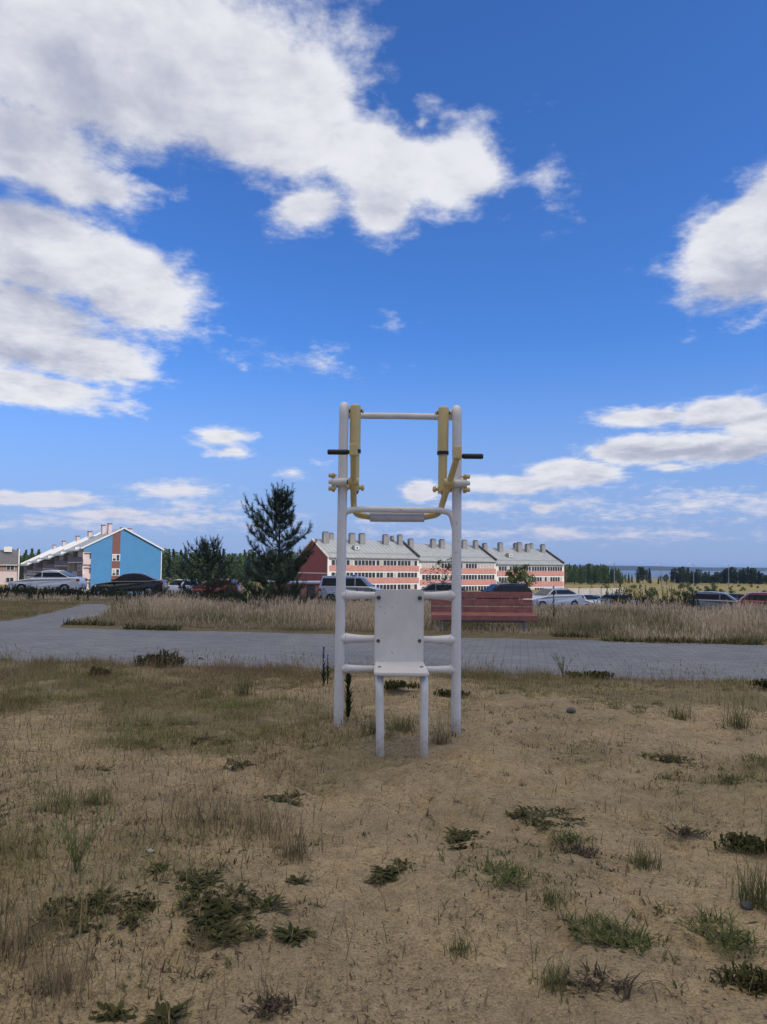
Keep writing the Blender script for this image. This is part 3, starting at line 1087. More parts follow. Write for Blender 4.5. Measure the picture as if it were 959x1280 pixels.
# ------------------------------------------------------------------ the exercise machine
def bolt(parent, p, axis_v, r=.011, h=.010, m=None, name='bolt'):
    b = MB()
    p = Vector(p); a = Vector(axis_v).normalized()
    b.tube([p - a * .002, p + a * h * .35, p + a * h], [r * 1.25, r * 1.2, r * .75], m or M_DKSTEEL, 10)
    return b.build(name, parent)

def build_machine():
    YP = 5.06                                   # plane of the two posts
    g0 = at(496.5, 920, YP)
    root = empty('exercise_machine', (0, 0, 0))
    tag(root, 'white tubular chest press machine with seat and yellow levers on the sand', 'exercise machine')
    def P(px, py, Y=YP): return at(px, py, Y)
    def below(p, d=.16): return Vector((p.x, p.y, p.z - d))
    rp = .0315
    # posts, bent backwards at the top
    for (xb, yb, xt, yt, inx) in ((423, 915, 430, 515, 436), (570, 924, 571.5, 519, 566)):
        b0 = P(xb, yb); t0 = P(xt, yt)
        back = P(inx, 518, YP + .27)
        top = Vector((t0.x, t0.y, t0.z + .045))
        pts = fillet([below(b0), b0, t0, top + Vector((0, .02, .0)), Vector((t0.x, YP + .12, top.z)), back], .07, 6)
        m = MB(); m.tube(pts, rp, M_WHITE, 20)
        m.build('post', root)
    m = MB(); m.tube([P(436, 519.5, YP + .27), P(500, 520, YP + .27), P(566, 521.5, YP + .27)], .0225, M_WHITE, 16)
    m.build('top_bar', root)
    # cross bar whose ends turn down into the posts
    pts = fillet([P(428, 652), P(431, 639.5), P(446, 636.5), P(551, 638), P(564, 641), P(569.5, 664)], .07, 7)
    m = MB(); m.tube(pts, .0205, M_WHITE, 16); m.build('cross_bar', root)
    # rungs with flattened, flared ends
    for yl, yr in ((744, 744.5), (798, 800), (836, 837.5)):
        a, b = P(427, yl), P(569, yr)
        m = MB()
        ts = [0, .07, .14, .22, .78, .86, .93, 1]
        rr_ = [.034, .031, .026, .0225, .0225, .026, .031, .034]
        if yl > 830: rr_ = [.030, .027, .024, .0225, .0225, .024, .027, .030]
        m.tube([a.lerp(b, t) for t in ts], rr_, M_WHITE, 16)
        for e, o in ((a, b), (b, a)):
            u = (o - e).normalized()
            m.tube([e + u * (.028 + .003 * q) for q in range(4)], [rr_[0] + .001, rr_[0] + .0045, rr_[0] + .0042, rr_[0] - .001], M_WHITE, 16, cap=False)
        m.build('rung', root)
    # back panel
    YB = YP - .055
    c = [P(467.5, 829.5, YB - .02), P(529.5, 829.5, YB - .02), P(530, 737, YB), P(469, 737, YB)]
    def plate(name, corners, th, r, mtl, bev=.004):
        # rounded-corner plate spanned by four corners (anticlockwise seen from the front)
        o, ex, ey = corners[0], corners[1] - corners[0], corners[3] - corners[0]
        nrm = ex.cross(ey).normalized()
        w, h = ex.length, ey.length
        out = []
        for cx, cy, a0 in ((w - r[1], r[1], -90), (w - r[2], h - r[2], 0), (r[3], h - r[3], 90), (r[0], r[0], 180)):
            rad = r[1] if a0 == -90 else r[2] if a0 == 0 else r[3] if a0 == 90 else r[0]
            for q in range(6):
                a = R(a0 + 90 * q / 5)
                out.append((cx + rad * math.cos(a), cy + rad * math.sin(a)))
        bm = bmesh.new()
        def pt(u, v):
            # bilinear in the four corners keeps a taper
            s, t = u / w, v / h
            return corners[0] * (1 - s) * (1 - t) + corners[1] * s * (1 - t) + corners[2] * s * t + corners[3] * (1 - s) * t
        front = [bm.verts.new(pt(*q) + nrm * th / 2) for q in out]
        backv = [bm.verts.new(pt(*q) - nrm * th / 2) for q in out]
        bm.faces.new(front); bm.faces.new(backv[::-1])
        n = len(out)
        for i in range(n):
            bm.faces.new((front[i], backv[i], backv[(i + 1) % n], front[(i + 1) % n]))
        bm.normal_update()
        eds = [e for e in bm.edges if (e.verts[0] in front) == (e.verts[1] in front)]
        bmesh.ops.bevel(bm, geom=eds, offset=bev, segments=2, affect='EDGES')
        me = bpy.data.meshes.new(name)
        bm.to_mesh(me); bm.free()
        me.materials.append(mtl)
        ob = bpy.data.objects.new(name, me); COL.objects.link(ob); ob.parent = root
        return ob, nrm
    bp, nr = plate('backrest', c, .014, (.004, .004, .022, .022), M_PLATE)
    for (px, py) in ((473.5, 747), (525, 747.5), (473, 801), (524.5, 801)):
        q = P(px, py, YB - .012)
        bolt(bp, q + Vector((0, -.002, 0)), (0, -1, 0), .0115, .012)
    # seat plate
    zs = .482
    def on_z(px, py, z):
        d = ray(px, py); return EYE + d * ((z - EYE.z) / d.z)
    fl = on_z(467.5, 843.5, zs); fr = on_z(537, 843.5, zs)
    bl = Vector((P(468.5, 829, YB).x, YB + .02, zs)); br = Vector((P(529.5, 829, YB).x, YB + .02, zs))
    fl.y = fr.y = (fl.y + fr.y) / 2
    sp, _ = plate('seat', [fl, fr, br, bl], .020, (.035, .035, .006, .006), M_PLATE, .006)
    for px in (474.5, 527):
        q = on_z(px, 834, zs + .010)
        bolt(sp, q, (0, 0, 1), .010, .006)
    # front legs: out from the lowest rung under the seat, then down into the ground
    for xb, yb, xt in ((475.5, 948, 474.5), (530, 950.5, 530.5)):
        YL = 4.50
        b0 = at(xb, yb, YL)
        t0 = at(xt, 856, YL)
        t0.z = zs - .036
        bk = Vector((t0.x * 1.02, YP, zs - .036))
        pts = fillet([below(b0), b0, t0, bk], .075, 7)
        m = MB(); m.tube(pts, .0235, M_WHITE, 18); m.build('front_leg', root)
    # damper cylinders
    for (xt, yt, xb, yb, s) in ((444.5, 507, 443.5, 612, 1), (554.5, 509.5, 553.0, 614, -1)):
        YD = YP + .02
        a = P(xt, yt, YD); b = P(xb, yb, YD)
        k = a.lerp(b, .53)
        m = MB()
        m.tube([a + Vector((0, 0, .004)), a, a.lerp(b, .02), k], [.026, .034, .0365, .0365], M_CREAM, 18)
        m.tube([k - Vector((0, 0, .010)), b], [.030, .029], M_CREAM, 18)
        dm = m.build('damper', root)
        m = MB(); m.tube([k + Vector((0, 0, .002)), k - Vector((0, 0, .020))], .039, M_BLACK, 18); m.build('ring', dm)
        # top hinge pin through the tube to the post
        m = MB()
        m.tube([a + Vector((-.048, 0, -.035)), a + Vector((.048, 0, -.035))], .011, M_DKSTEEL, 10)
        m.tube([a + Vector((-.054, 0, -.035)), a + Vector((-.044, 0, -.035))], .016, M_CREAM, 8)
        m.tube([a + Vector((.044, 0, -.035)), a + Vector((.054, 0, -.035))], .016, M_CREAM, 8)
        m.build('hinge_pin', dm)
        # clevis with its two rounded knobs at the foot
        m = MB()
        m.box(b + Vector((0, 0, .012)), (.060, .040, .055), M_CREAM, bev=.008)
        m.build('clevis', dm)
        for q in (-1, 1):
            m = MB()
            c0 = b + Vector((q * .030, -.006, .012)); c1 = b + Vector((q * .064, -.006, .012))
            m.tube([c0, c0.lerp(c1, .3), c0.lerp(c1, .45), c0.lerp(c1, .8), c1], [.012, .012, .021, .021, .012], M_CREAM, 14)
            m.build('knob', dm)
        bolt(dm, b + Vector((.008, -.01, -.018)), (0, 0, -1), .014, .014, M_DKSTEEL)
    # one bent lever: box head, arm, bend under the cross bar, arm, box head
    YT, YM, YB2 = 4.87, 4.99, 5.112
    lA = P(442, 569, YT); lM = P(442, 604, YM); lB = P(442, 628, YB2)
    rA = P(571, 573, YT); rM = P(561.5, 604, YM); rB = P(553.5, 628, YB2)
    for (A, Mi, B_, hx, s, yy) in ((lA, lM, lB, 466, -1, 0), (rA, rM, rB, 529, 1, 1)):
        m = MB()
        end = P(hx, 646.5, YB2)
        cor = P(444 if s < 0 else 549, 643.0, YB2)
        pts = fillet([A, Mi, B_, cor, end], .05, 6)
        m.tube(pts, .0205, M_CREAM, 14)
        arm = m.build('lever_arm', root)
        hd = P(442 if s < 0 else 572, 562.5 if s < 0 else 566, YT)
        m = MB(); m.box(hd, (.052, .050, .082), M_CREAM, bev=.010); m.build('lever_head', arm)
        m = MB()
        x1 = 409.5 if s < 0 else 604.0
        e = P(x1, (565.0 if s < 0 else 570.5), YT)
        st = Vector((hd.x + s * .022, hd.y, e.z))
        m.tube([st, st.lerp(e, .08), st.lerp(e, .09), st.lerp(e, .97), e], [.012, .012, .0165, .0165, .013], M_BLACK, 14)
        for q in range(9):
            t = .16 + q * .09
            m.tube([st.lerp(e, t), st.lerp(e, t + .035)], .0176, M_BLACK, 14)
        m.build('handle', arm)
        # pivot: sleeve on the lever, axle, and the split clamp on the post
        post = P(427 if s < 0 else 571, 603.5 if s < 0 else 605, YP)
        pv = Vector((Mi.x, Mi.y, post.z))
        m = MB()
        m.tube([pv + Vector((-.034, .0, 0)), pv + Vector((-.030, 0, 0)), pv + Vector((.030, 0, 0)), pv + Vector((.034, 0, 0))], [.021, .027, .027, .021], M_CREAM, 16)
        m.build('pivot_sleeve', arm)
        m = MB()
        m.tube([pv + Vector((s * .02, 0, 0)), Vector((post.x - s * .036, YP - .045, post.z))], .017, M_DKSTEEL, 12)
        m.tube([Vector((post.x - s * .040, YP - .045, post.z)), Vector((post.x + s * .062, YP - .045, post.z))], [.025, .025], M_WHITE, 16)
        m.tube([Vector((post.x, YP, post.z - .030)), Vector((post.x, YP, post.z + .030))], [.0385, .0385], M_WHITE, 18)
        m.box((post.x + s * .052, YP - .015, post.z), (.020, .07, .118), M_CREAM, bev=.004)
        cl = m.build('clamp', root)
        for dz in (-.043, 0, .043):
            b_ = MB()
            o_ = Vector((post.x + s * .030, YP - .05, post.z + dz))
            b_.tube([o_, o_ + Vector((s * .018, 0, 0)), o_ + Vector((s * .019, 0, 0)), o_ + Vector((s * .048, 0, 0)), o_ + Vector((s * .052, 0, 0))], [.009, .009, .015, .015, .010], M_CREAM if dz else M_WHITE, 10)
            b_.build('clamp_bolt', cl)
    m = MB()
    a = P(462.5, 646.5, YB2 - .012); b = P(530.5, 647, YB2 - .012)
    d = (b - a).normalized()
    m.tube([a, a + d * .004, b - d * .004, b], [.026, .030, .030, .026], M_GREYPAD, 20)
    m.build('roller_pad', root)

build_machine()

# ------------------------------------------------------------------ the bench
def build_bench():
    YB = 13.4
    l = at(539, 772, YB); r = at(667, 772, YB)
    w = r.x - l.x
    gz = tz1((l.x + r.x) / 2, YB) 
    root = empty('park_bench', ((l.x + r.x) / 2, YB, gz), R(-1.5))
    tag(root, 'red brown slatted park bench facing the path beyond the machine', 'bench')
    wood = mat('red_brown_wood', (.24, .085, .072), .55, var=.22, scale=9, bump=.0015, bscale=40)
    zt = at(600, 739.5, YB).z - gz
    z0 = zt - .435
    # backrest boards lean back, seat boards in front
    bk = MB()
    for q in range(3):
        z = zt - .062 - q * .128
        bk.box((0, .10 + (2 - q) * .022, z), (w, .032, .112), wood, rot=Matrix.Rotation(R(-10), 3, 'X'), bev=.006)
    bk.build('backrest', root)
    se = MB()
    for q in range(3):
        se.box((0, -.04 - q * .115, z0 + .058 - q * .014), (w + .008, .112, .036), wood, rot=Matrix.Rotation(R(7), 3, 'X'), bev=.006)
    se.box((0, -.335, z0 + .005), (w + .012, .034, .085), wood, rot=Matrix.Rotation(R(-8), 3, 'X'), bev=.006)
    se.build('seat', root)
    for s in (-1, 1):
        x = s * (w / 2 - .18)
        m = MB()
        m.tube(fillet([(x, -.28, -.1), (x, -.28, z0 + .0), (x, .085, z0 + .02), (x, .195, zt - .05)], .04), .018, M_STEEL, 10)
        m.tube([(x, .14, -.1), (x, .09, z0 + .02)], .018, M_STEEL, 10)
        m.build('leg', root)
    m = MB(); m.tube([(-w / 2 + .18, -.26, z0 - .06), (w / 2 - .18, -.26, z0 - .06)], .014, M_STEEL, 10); m.build('stretcher', root)

build_bench()

# ------------------------------------------------------------------ cars
M_TYRE = mat('tyre_rubber', (.02, .02, .02), .85)
M_RIM = mat('alloy_rim', (.42, .43, .45), .35, .8)
M_CARGLASS = mat('car_glass', (.016, .017, .018), .14, var=.2, spec=.38)
M_LAMP = mat('headlamp_glass', (.62, .64, .66), .12, spec=.8)
M_TAIL = mat('tail_lamp', (.30, .015, .012), .2, spec=.7)
M_TRIM = mat('black_plastic', (.022, .022, .024), .55)
M_NUMBER = mat('number_plate', (.72, .72, .70), .5, var=.03)

def paint(name, c, metal=.0):
    return mat(name, c, .28, metal, var=.04, scale=2, coat=.6)

CARS = {
    # length, half width, top outline of the body front to rear, cabin A B C D (windscreen foot, roof front, roof rear, rear glass foot)
    'sedan': (4.45, .86, [(2.22, .42), (2.20, .62), (2.05, .74), (1.05, .92), (.9, .935), (-1.45, .99), (-1.60, 1.03), (-2.12, 1.02), (-2.20, .80), (-2.22, .45)],
              (1.0, .92), (.18, 1.43), (-.78, 1.45), (-1.72, 1.02), (.12, -.80)),
    'hatch': (4.15, .87, [(2.07, .42), (2.05, .66), (1.92, .78), (1.12, .96), (1.0, .98), (-1.6, 1.04), (-1.98, 1.02), (-2.05, .80), (-2.07, .45)],
              (1.12, .96), (.35, 1.50), (-1.35, 1.53), (-1.98, 1.02), (.10, -.75)),
    'crossover': (4.4, .91, [(2.20, .46), (2.18, .78), (2.04, .92), (1.18, 1.06), (1.05, 1.08), (-1.7, 1.13), (-2.10, 1.11), (-2.18, .88), (-2.20, .50)],
              (1.15, 1.06), (.40, 1.63), (-1.5, 1.66), (-2.10, 1.10), (.10, -.80)),
    'van': (4.4, .90, [(2.20, .45), (2.18, .74), (2.02, .90), (1.30, 1.10), (1.2, 1.12), (-1.8, 1.16), (-2.12, 1.14), (-2.18, .80), (-2.20, .48)],
              (1.32, 1.09), (.62, 1.76), (-1.98, 1.80), (-2.14, 1.12), (.30, -.75)),
}

def car_body(mb, L, hw, top, pm, zb=.24):
    arch = .345
    ax = L * .305
    prof = list(top)
    low = [(-L / 2 + .04, zb + .02)]
    for cx in (-ax, ax):
        for q in range(9):
            a = math.pi - math.pi * q / 8
            low.append((cx + arch * math.cos(a), zb + .06 + arch * math.sin(a) * .98))
    low.append((L / 2 - .04, zb + .02))
    prof = prof + low
    n = len(prof)
    # slices across the width: bulged flanks, rounded shoulders
    sl = [(-1.0, .93), (-.965, .985), (-.86, 1.0), (-.4, 1.012), (.4, 1.012), (.86, 1.0), (.965, .985), (1.0, .93)]
    vs = []
    for (k, zs) in sl:
        for (x, z) in prof:
            tap = 1 - .13 * (abs(x) / (L / 2)) ** 4 - .05 * max(0, (z - .75)) - .06 * max(0, .5 - z)
            zz = z if z < .62 else .62 + (z - .62) * (zs if zs < 1 else zs)
            if zs < .95 and z >= .62: zz -= .025
            vs.append((x, k * hw * tap, zz))
    fs = []
    for a in range(len(sl) - 1):
        for i in range(n):
            j = (i + 1) % n
            fs.append((a * n + i, a * n + j, (a + 1) * n + j, (a + 1) * n + i))
    mb.add(vs, fs, pm, True)
    mb.add(vs[:n], [tuple(range(n))], pm)
    mb.add(vs[-n:], [tuple(range(n - 1, -1, -1))], pm)

def make_car(style, pname, pcol, x, y, heading, label, metal=0.0, rack=False, beacon=False, group='cars parked in the lot'):
    """heading: degrees the nose turns anticlockwise from +x"""
    L, hw, top, A, B, C_, D, pil = CARS[style]
    pm = paint(pname, pcol, metal)
    root = empty('parked_car', (x, y, tz1(x, y) + .05), R(heading))
    tag(root, label, 'car', group)
    m = MB(); car_body(m, L, hw, top, pm); m.build('body', root)
    # cabin: pillars and roof in body colour, glass proud of it
    wb, wt = hw * .93, hw * .74
    def ring(x_, z_, w_): return [(x_, -w_, z_), (x_, w_, z_)]
    m = MB()
    roof_mid = ((B[0] + C_[0]) / 2, max(B[1], C_[1]) + .035)
    st = [(A[0] + .02, A[1] - .03, wb), (B[0], B[1], wt), (roof_mid[0], roof_mid[1], wt * 1.0), (C_[0], C_[1], wt), (D[0] - .02, D[1] - .03, wb)]
    vs = []
    for (x_, z_, w_) in st:
        vs += [(x_, -w_, z_ - .03), (x_, -w_ * .86, z_), (x_, w_ * .86, z_), (x_, w_, z_ - .03)]
    fs = []
    for q in range(4):
        for r_ in range(3):
            a = q * 4 + r_
            fs.append((a, a + 1, a + 5, a + 4))
    m.add(vs, fs, pm, True)
    zb_ = min(A[1], D[1]) - .1
    base = [(A[0] + .02, zb_), (D[0] - .02, zb_)]
    for sgn in (-1, 1):
        o = len(m.v)
        loop = [(x_, sgn * w_, z_ - .03) for (x_, z_, w_) in st] + [(D[0] - .02, sgn * wb, zb_), (A[0] + .02, sgn * wb, zb_)]
        m.add(loop, [tuple(range(len(loop))) if sgn > 0 else tuple(range(len(loop) - 1, -1, -1))], pm)
    m.build('roof', root)
    def quad(name, pts, mtl):
        q = MB(); q.add(pts, [tuple(range(len(pts)))], mtl)
        ob = q.build(name, root)
        md = ob.modifiers.new('thick', 'SOLIDIFY'); md.thickness = .012; md.offset = 0
        return ob
    def lerp2(p, q, t): return (p[0] + (q[0] - p[0]) * t, p[1] + (q[1] - p[1]) * t)
    # windscreen and rear window
    for (p, q, nm, dx) in ((A, B, 'windscreen', .018), (D, C_, 'rear_window', -.018)):
        a0 = lerp2(p, q, .10); b0 = lerp2(p, q, .90)
        w0, w1 = wb * .87, wt * .86
        quad(nm, [(a0[0] + dx, -w0, a0[1] + .012), (a0[0] + dx, w0, a0[1] + .012), (b0[0] + dx, w1, b0[1] + .006), (b0[0] + dx, -w1, b0[1] + .006)], M_CARGLASS)
    # side windows in two panes
    zt_ = min(B[1], C_[1]) - .10
    zl = max(A[1], D[1]) + .035
    def edge_x(p, q, z):
        t = (z - p[1]) / (q[1] - p[1]); return p[0] + (q[0] - p[0]) * t
    def wid(z): 
        t = (z - A[1]) / (B[1] - A[1]); return wb + (wt - wb) * t
    xf0, xf1 = edge_x(A, B, zl) - .10, edge_x(A, B, zt_) - .07
    xr0, xr1 = edge_x(D, C_, zl) + .14, edge_x(D, C_, zt_) + .10
    pm0 = pil[0]
    for sgn in (-1, 1):
        y0, y1 = sgn * (wid(zl) + .006), sgn * (wid(zt_) + .006)
        f = [(xf0, y0, zl), (xf1, y1, zt_), (pm0 + .03, y1, zt_), (pm0 + .03, y0, zl)]
        b = [(pm0 - .05, y0, zl), (pm0 - .05, y1, zt_), (max(xr1, pil[1] if style == 'van' else -9), y1, zt_), (max(xr0, pil[1] if style == 'van' else -9), y0, zl)]
        if style == 'van':
            c2 = [(pil[1] - .08, y0, zl), (pil[1] - .08, y1, zt_), (xr1, y1, zt_), (xr0, y0, zl)]
            quad('side_window', c2, M_CARGLASS)
        quad('side_window', f, M_CARGLASS)
        quad('side_window', b, M_CARGLASS)
        mr = MB(); mr.box((A[0] - .12, sgn * (hw + .085), A[1] + .09), (.12, .17, .12), pm, bev=.03); mr.build('mirror', root)
        # wheels
        for xs_ in (-1, 1):
            wx = xs_ * L * .305
            wm = MB()
            yo, yi = sgn * hw * .97, sgn * (hw * .97 - .21)
            wm.tube([(wx, yi, .31), (wx, yi + sgn * .02, .31), (wx, yo - sgn * .02, .31), (wx, yo, .31)], [.29, .315, .315, .29], M_TYRE, 20)
            wo = wm.build('wheel', root)
            rm = MB(); rm.tube([(wx, yo - sgn * .01, .31), (wx, yo + sgn * .006, .31)], [.20, .18], M_RIM, 16)
            rm.build('rim', wo)
        zh = top[1][1] + .02
        hl = MB(); hl.box((L / 2 - .20, sgn * hw * .70, zh), (.34, .34, .14), M_LAMP, rz=sgn * -R(24), bev=.03); hl.build('headlight', root)
        tl = MB(); tl.box((-L / 2 + .10, sgn * hw * .74, top[-2][1] + .06), (.20, .26, .16), M_TAIL, rz=sgn * R(15), bev=.03); tl.build('tail_light', root)
    gr = MB(); gr.box((L / 2 - .035, 0, .44), (.09, hw * 1.05, .17), M_TRIM, bev=.02); gr.build('grille', root)
    for e in (-1, 1):
        pl = MB(); pl.box((e * (L / 2 + .012), 0, .44 if e > 0 else .62), (.02, .5, .11), M_NUMBER); pl.build('number_plate', root)
    if rack:
        for sgn in (-1, 1):
            rk = MB(); rk.tube([(B[0] - .25, sgn * wt * .82, B[1] + .02), (B[0] - .3, sgn * wt * .82, B[1] + .07), (C_[0] + .3, sgn * wt * .82, C_[1] + .07), (C_[0] + .25, sgn * wt * .82, C_[1] + .02)], .016, M_TRIM, 8)
            rk.build('roof_rail', root)
    if beacon:
        bc = MB(); bc.box((B[0] - .5, 0, B[1] + .08), (.22, 1.0, .10), mat('blue_beacon', (.05, .12, .55), .2), bev=.02); bc.build('light_bar', root)
    return root

def carpos(px, Y):
    p = at(px, 740, Y); return p.x, p.y

def build_cars():
    def C(style, pn, pc, px, Y, hd, label, **k):
        x, y = carpos(px, Y); return make_car(style, pn, pc, x, y, hd, label, **k)
    white = (.70, .71, .74); black = (.014, .014, .018); grey = (.20, .215, .245); silver = (.44, .45, .48); red = (.30, .05, .04)
    C('sedan', 'white_car_paint', white, 60, 50, 181, 'white sedan parked side-on in front of the balconies of the blue block')
    C('sedan', 'black_car_paint', black, 163, 50, 183, 'black low roofed sedan parked in front of the blue gable')
    C('hatch', 'red_car_paint', red, 270, 66, 176, 'red hatchback half hidden behind the small pine')
    C('hatch', 'white_car_paint', white, 238, 70, 60, 'white hatchback seen through the small pine, left of the red one')
    C('van', 'silver_car_paint', silver, 441, 53, -8, 'silver compact van with blue light bar behind the left machine post', metal=.4, beacon=True)
    C('hatch', 'grey_car_paint', grey, 546, 53, 178, 'grey hatchback behind the right machine post', metal=.3)
    C('crossover', 'black_car_paint', black, 626, 55, 196, 'black crossover showing above the bench backrest')
    C('sedan', 'white_car_paint', white, 689, 54, 205, 'white sedan parked right of the bench before the salmon block')
    C('hatch', 'white_car_paint', white, 731, 80, -62, 'small white car right of the white sedan, farther back in the lot')
    C('hatch', 'silver_car_paint', silver, 753, 84, -66, 'silver car in the far row, between the small white and pale blue cars', metal=.4)
    C('crossover', 'pale_blue_car_paint', (.42, .48, .56), 777, 80, -50, 'pale blue crossover in the far row beside the dark weeds', metal=.2)
    C('hatch', 'grey_car_paint', grey, 899, 54, -28, 'grey blue hatchback parked nose to the right beside the red car', metal=.3)
    C('hatch', 'red_car_paint', red, 966, 51, -24, 'dull red hatchback cut off by the right edge of the view')
    C('crossover', 'black_car_paint', black, 903, 64, 168, 'black crossover mostly hidden behind the grey blue one')
build_cars()

# ------------------------------------------------------------------ trees
def frame_of(d):
    d = d / np.linalg.norm(d)
    r = np.array([0, 0, 1.0]) if abs(d[2]) < .9 else np.array([1.0, 0, 0])
    a = np.cross(d, r); a /= np.linalg.norm(a)
    return d, a, np.cross(d, a)

def needle_shoots(S, A, L, n, nl, nw, pal, jit=.3):
    """bottle-brush shoots: S start, A unit axis, L length (arrays over shoots); n needles each"""
    m = len(S)
    t = np.linspace(.02, 1.0, n)[None, :, None] + (rng.random((m, n, 1)) - .5) * .03
    ref = np.where(np.abs(A[:, 2:3]) < .9, np.array([[0, 0, 1.0]]), np.array([[1.0, 0, 0]]))
    a = np.cross(A, ref); a /= np.linalg.norm(a, axis=1, keepdims=True)
    b = np.cross(A, a)
    ph = rng.random((m, n, 1)) * 2 * np.pi
    radial = a[:, None] * np.cos(ph) + b[:, None] * np.sin(ph)
    fwd = .75 + .5 * rng.random((m, n, 1))
    dirn = A[:, None] * fwd + radial
    dirn /= np.linalg.norm(dirn, axis=2, keepdims=True)
    base = S[:, None] + A[:, None] * (L[:, None, None] * t)
    ln = nl * (.7 + .6 * rng.random((m, n, 1)))
    tip = base + dirn * ln
    sd = np.cross(dirn, radial + .3 * rng.standard_normal((m, n, 3)))
    sd /= np.linalg.norm(sd, axis=2, keepdims=True) + 1e-9
    V = np.stack([base - sd * nw / 2, base + sd * nw / 2, tip], 2).reshape(-1, 3)
    c = colmix(m, pal, jit)[:, None, :] * (.8 + .4 * rng.random((m, n, 1)))
    C = np.repeat(c.reshape(-1, 3), 3, axis=0)
    F = np.arange(len(V)).reshape(-1, 3)
    return V, [F], C

PINE = [(.036, .062, .032), (.050, .082, .041), (.065, .098, .047), (.026, .046, .027)]
M_BARK = mat('bark', (.075, .055, .042), .9, var=.3, scale=12, bump=.01, bscale=30)

def make_pine(px, pyb, Y, pytop, halfw_px, seed, label, dens=1.0, lop=0.0):
    rs = np.random.default_rng(seed)
    b = at(px, pyb, Y); z0 = tz1(b.x, Y)
    H = at(px, pytop, Y).z - z0
    Rm = halfw_px / FOC * Y
    root = empty('pine_tree', (b.x, Y, z0))
    tag(root, label, 'tree')
    tk = MB()
    npt = 9
    tk.tube([(0.03 * H * math.sin(q * 1.1) * .12, .02 * math.cos(q), H * .97 * q / (npt - 1) - (.1 if q == 0 else 0)) for q in range(npt)],
            [.018 * H * (1 - .93 * q / (npt - 1)) + .004 for q in range(npt)], M_BARK, 10)
    br = MB()
    S = []; A = []; Ls = []
    nw = int(13 * min(1.15, H / 3.0))
    for w in range(nw):
        t = .07 + .87 * (w / (nw - 1)) ** .95
        zc = H * t
        # outline: widest low down, narrow pointed head
        prof = Rm * (1.34 - 1.16 * t) * (.85 if t < .1 else 1)
        nb = 5 if t > .2 else 6
        for q in range(nb):
            az = 2 * math.pi * (q / nb) + rs.random() * .8 + w * 2.4
            ln = prof * (.72 + .5 * rs.random())
            if rs.random() < .10: ln *= .5
            ca, sa = math.cos(az), math.sin(az)
            if lop and ca < -.5 and .30 < t < .70: ln *= 1 + lop * (.55 + .6 * rs.random())
            rise = (-.14 + 1.05 * t ** 1.4) + (rs.random() - .5) * .22
            pts = []
            for k in range(7):
                u = k / 6
                r = ln * u
                zz = zc + ln * (rise * u + (.18 + .30 * t) * u * u - (.14 * math.sin(math.pi * u) if t < .45 else 0))
                pts.append(np.array([ca * r, sa * r, zz]) + rs.standard_normal(3) * .012 * H * u * .5)
            rb = .006 * H * (1 - .6 * t)
            br.tube(pts, [rb * (1 - .8 * k / 6) + .002 for k in range(7)], M_BARK, 5, cap=False)
            sc_ = (H / 3.0) ** .5
            def brush(a, b):
                d = b - a; l = np.linalg.norm(d)
                S.append(a); A.append(d / l); Ls.append(l)
            for k in range(1, 6):
                if k >= 2: brush(pts[k], pts[k + 1])
            # side twigs, themselves clothed in needles and forking once
            ntw = max(5, int(ln / .085 * dens))
            for q2 in range(ntw):
                u = .22 + .76 * (q2 + rs.random()) / ntw
                k = min(5, int(u * 6)); f = u * 6 - k
                p = pts[k] * (1 - f) + pts[k + 1] * f
                d = pts[k + 1] - pts[k]; d /= np.linalg.norm(d)
                sgn = 1 if q2 % 2 else -1
                sidev = np.array([-sa, ca, 0.0]) * sgn
                dd = d * (.75 + .3 * rs.random()) + sidev * (.45 + .75 * rs.random()) + np.array([0, 0, -.10 + .55 * rs.random()])
                dd /= np.linalg.norm(dd)
                tl = ((.10 + .30 * ln * (1.1 - u)) * (.6 + .6 * rs.random())) * min(1.0, sc_)
                e = p + dd * tl
                brush(p, e)
                for w2 in range(1 + int(rs.random() < .4)):
                    d3 = dd + rs.standard_normal(3) * .55 + np.array([0, 0, .25]); d3 /= np.linalg.norm(d3)
                    p3 = p + dd * tl * (.35 + .4 * rs.random())
                    brush(p3, p3 + d3 * (.07 + .10 * rs.random()) * sc_)
                up = dd * .55 + np.array([0, 0, .55 + .5 * t]); up /= np.linalg.norm(up)
                brush(e, e + up * (.13 + .15 * rs.random()) * sc_)
            tipd = (pts[-1] - pts[-2]) / np.linalg.norm(pts[-1] - pts[-2]) * .7 + np.array([0, 0, .5])
            brush(pts[-1], pts[-1] + tipd * .20 * sc_)
    # leader and its ring of candles
    for q in range(9):
        az = q * .7; k = 0 if q == 0 else .42
        d = np.array([math.cos(az) * k, math.sin(az) * k, 1.0]); d /= np.linalg.norm(d)
        S.append(np.array([0, 0, H * (.86 if q == 0 else .80 - .012 * q)])); A.append(d); Ls.append(H * (.14 if q == 0 else .10))
    tk.build('trunk', root)
    br.build('branches', root)
    V, F, C = needle_shoots(np.array(S), np.array(A), np.array(Ls), 38, .084 * (H / 3) ** .4, .0085, PINE)
    np_mesh('crown', V, F, C, M_NEEDLE, parent=root)
    return root

make_pine(348, 772, 19.0, 624, 48, 3, 'large dark young pine with ascending branches beside the salmon block', .92, .45)
make_pine(259, 757, 30.0, 684, 38, 8, 'small sparse young pine, left of the large pine', 1.0, .15)

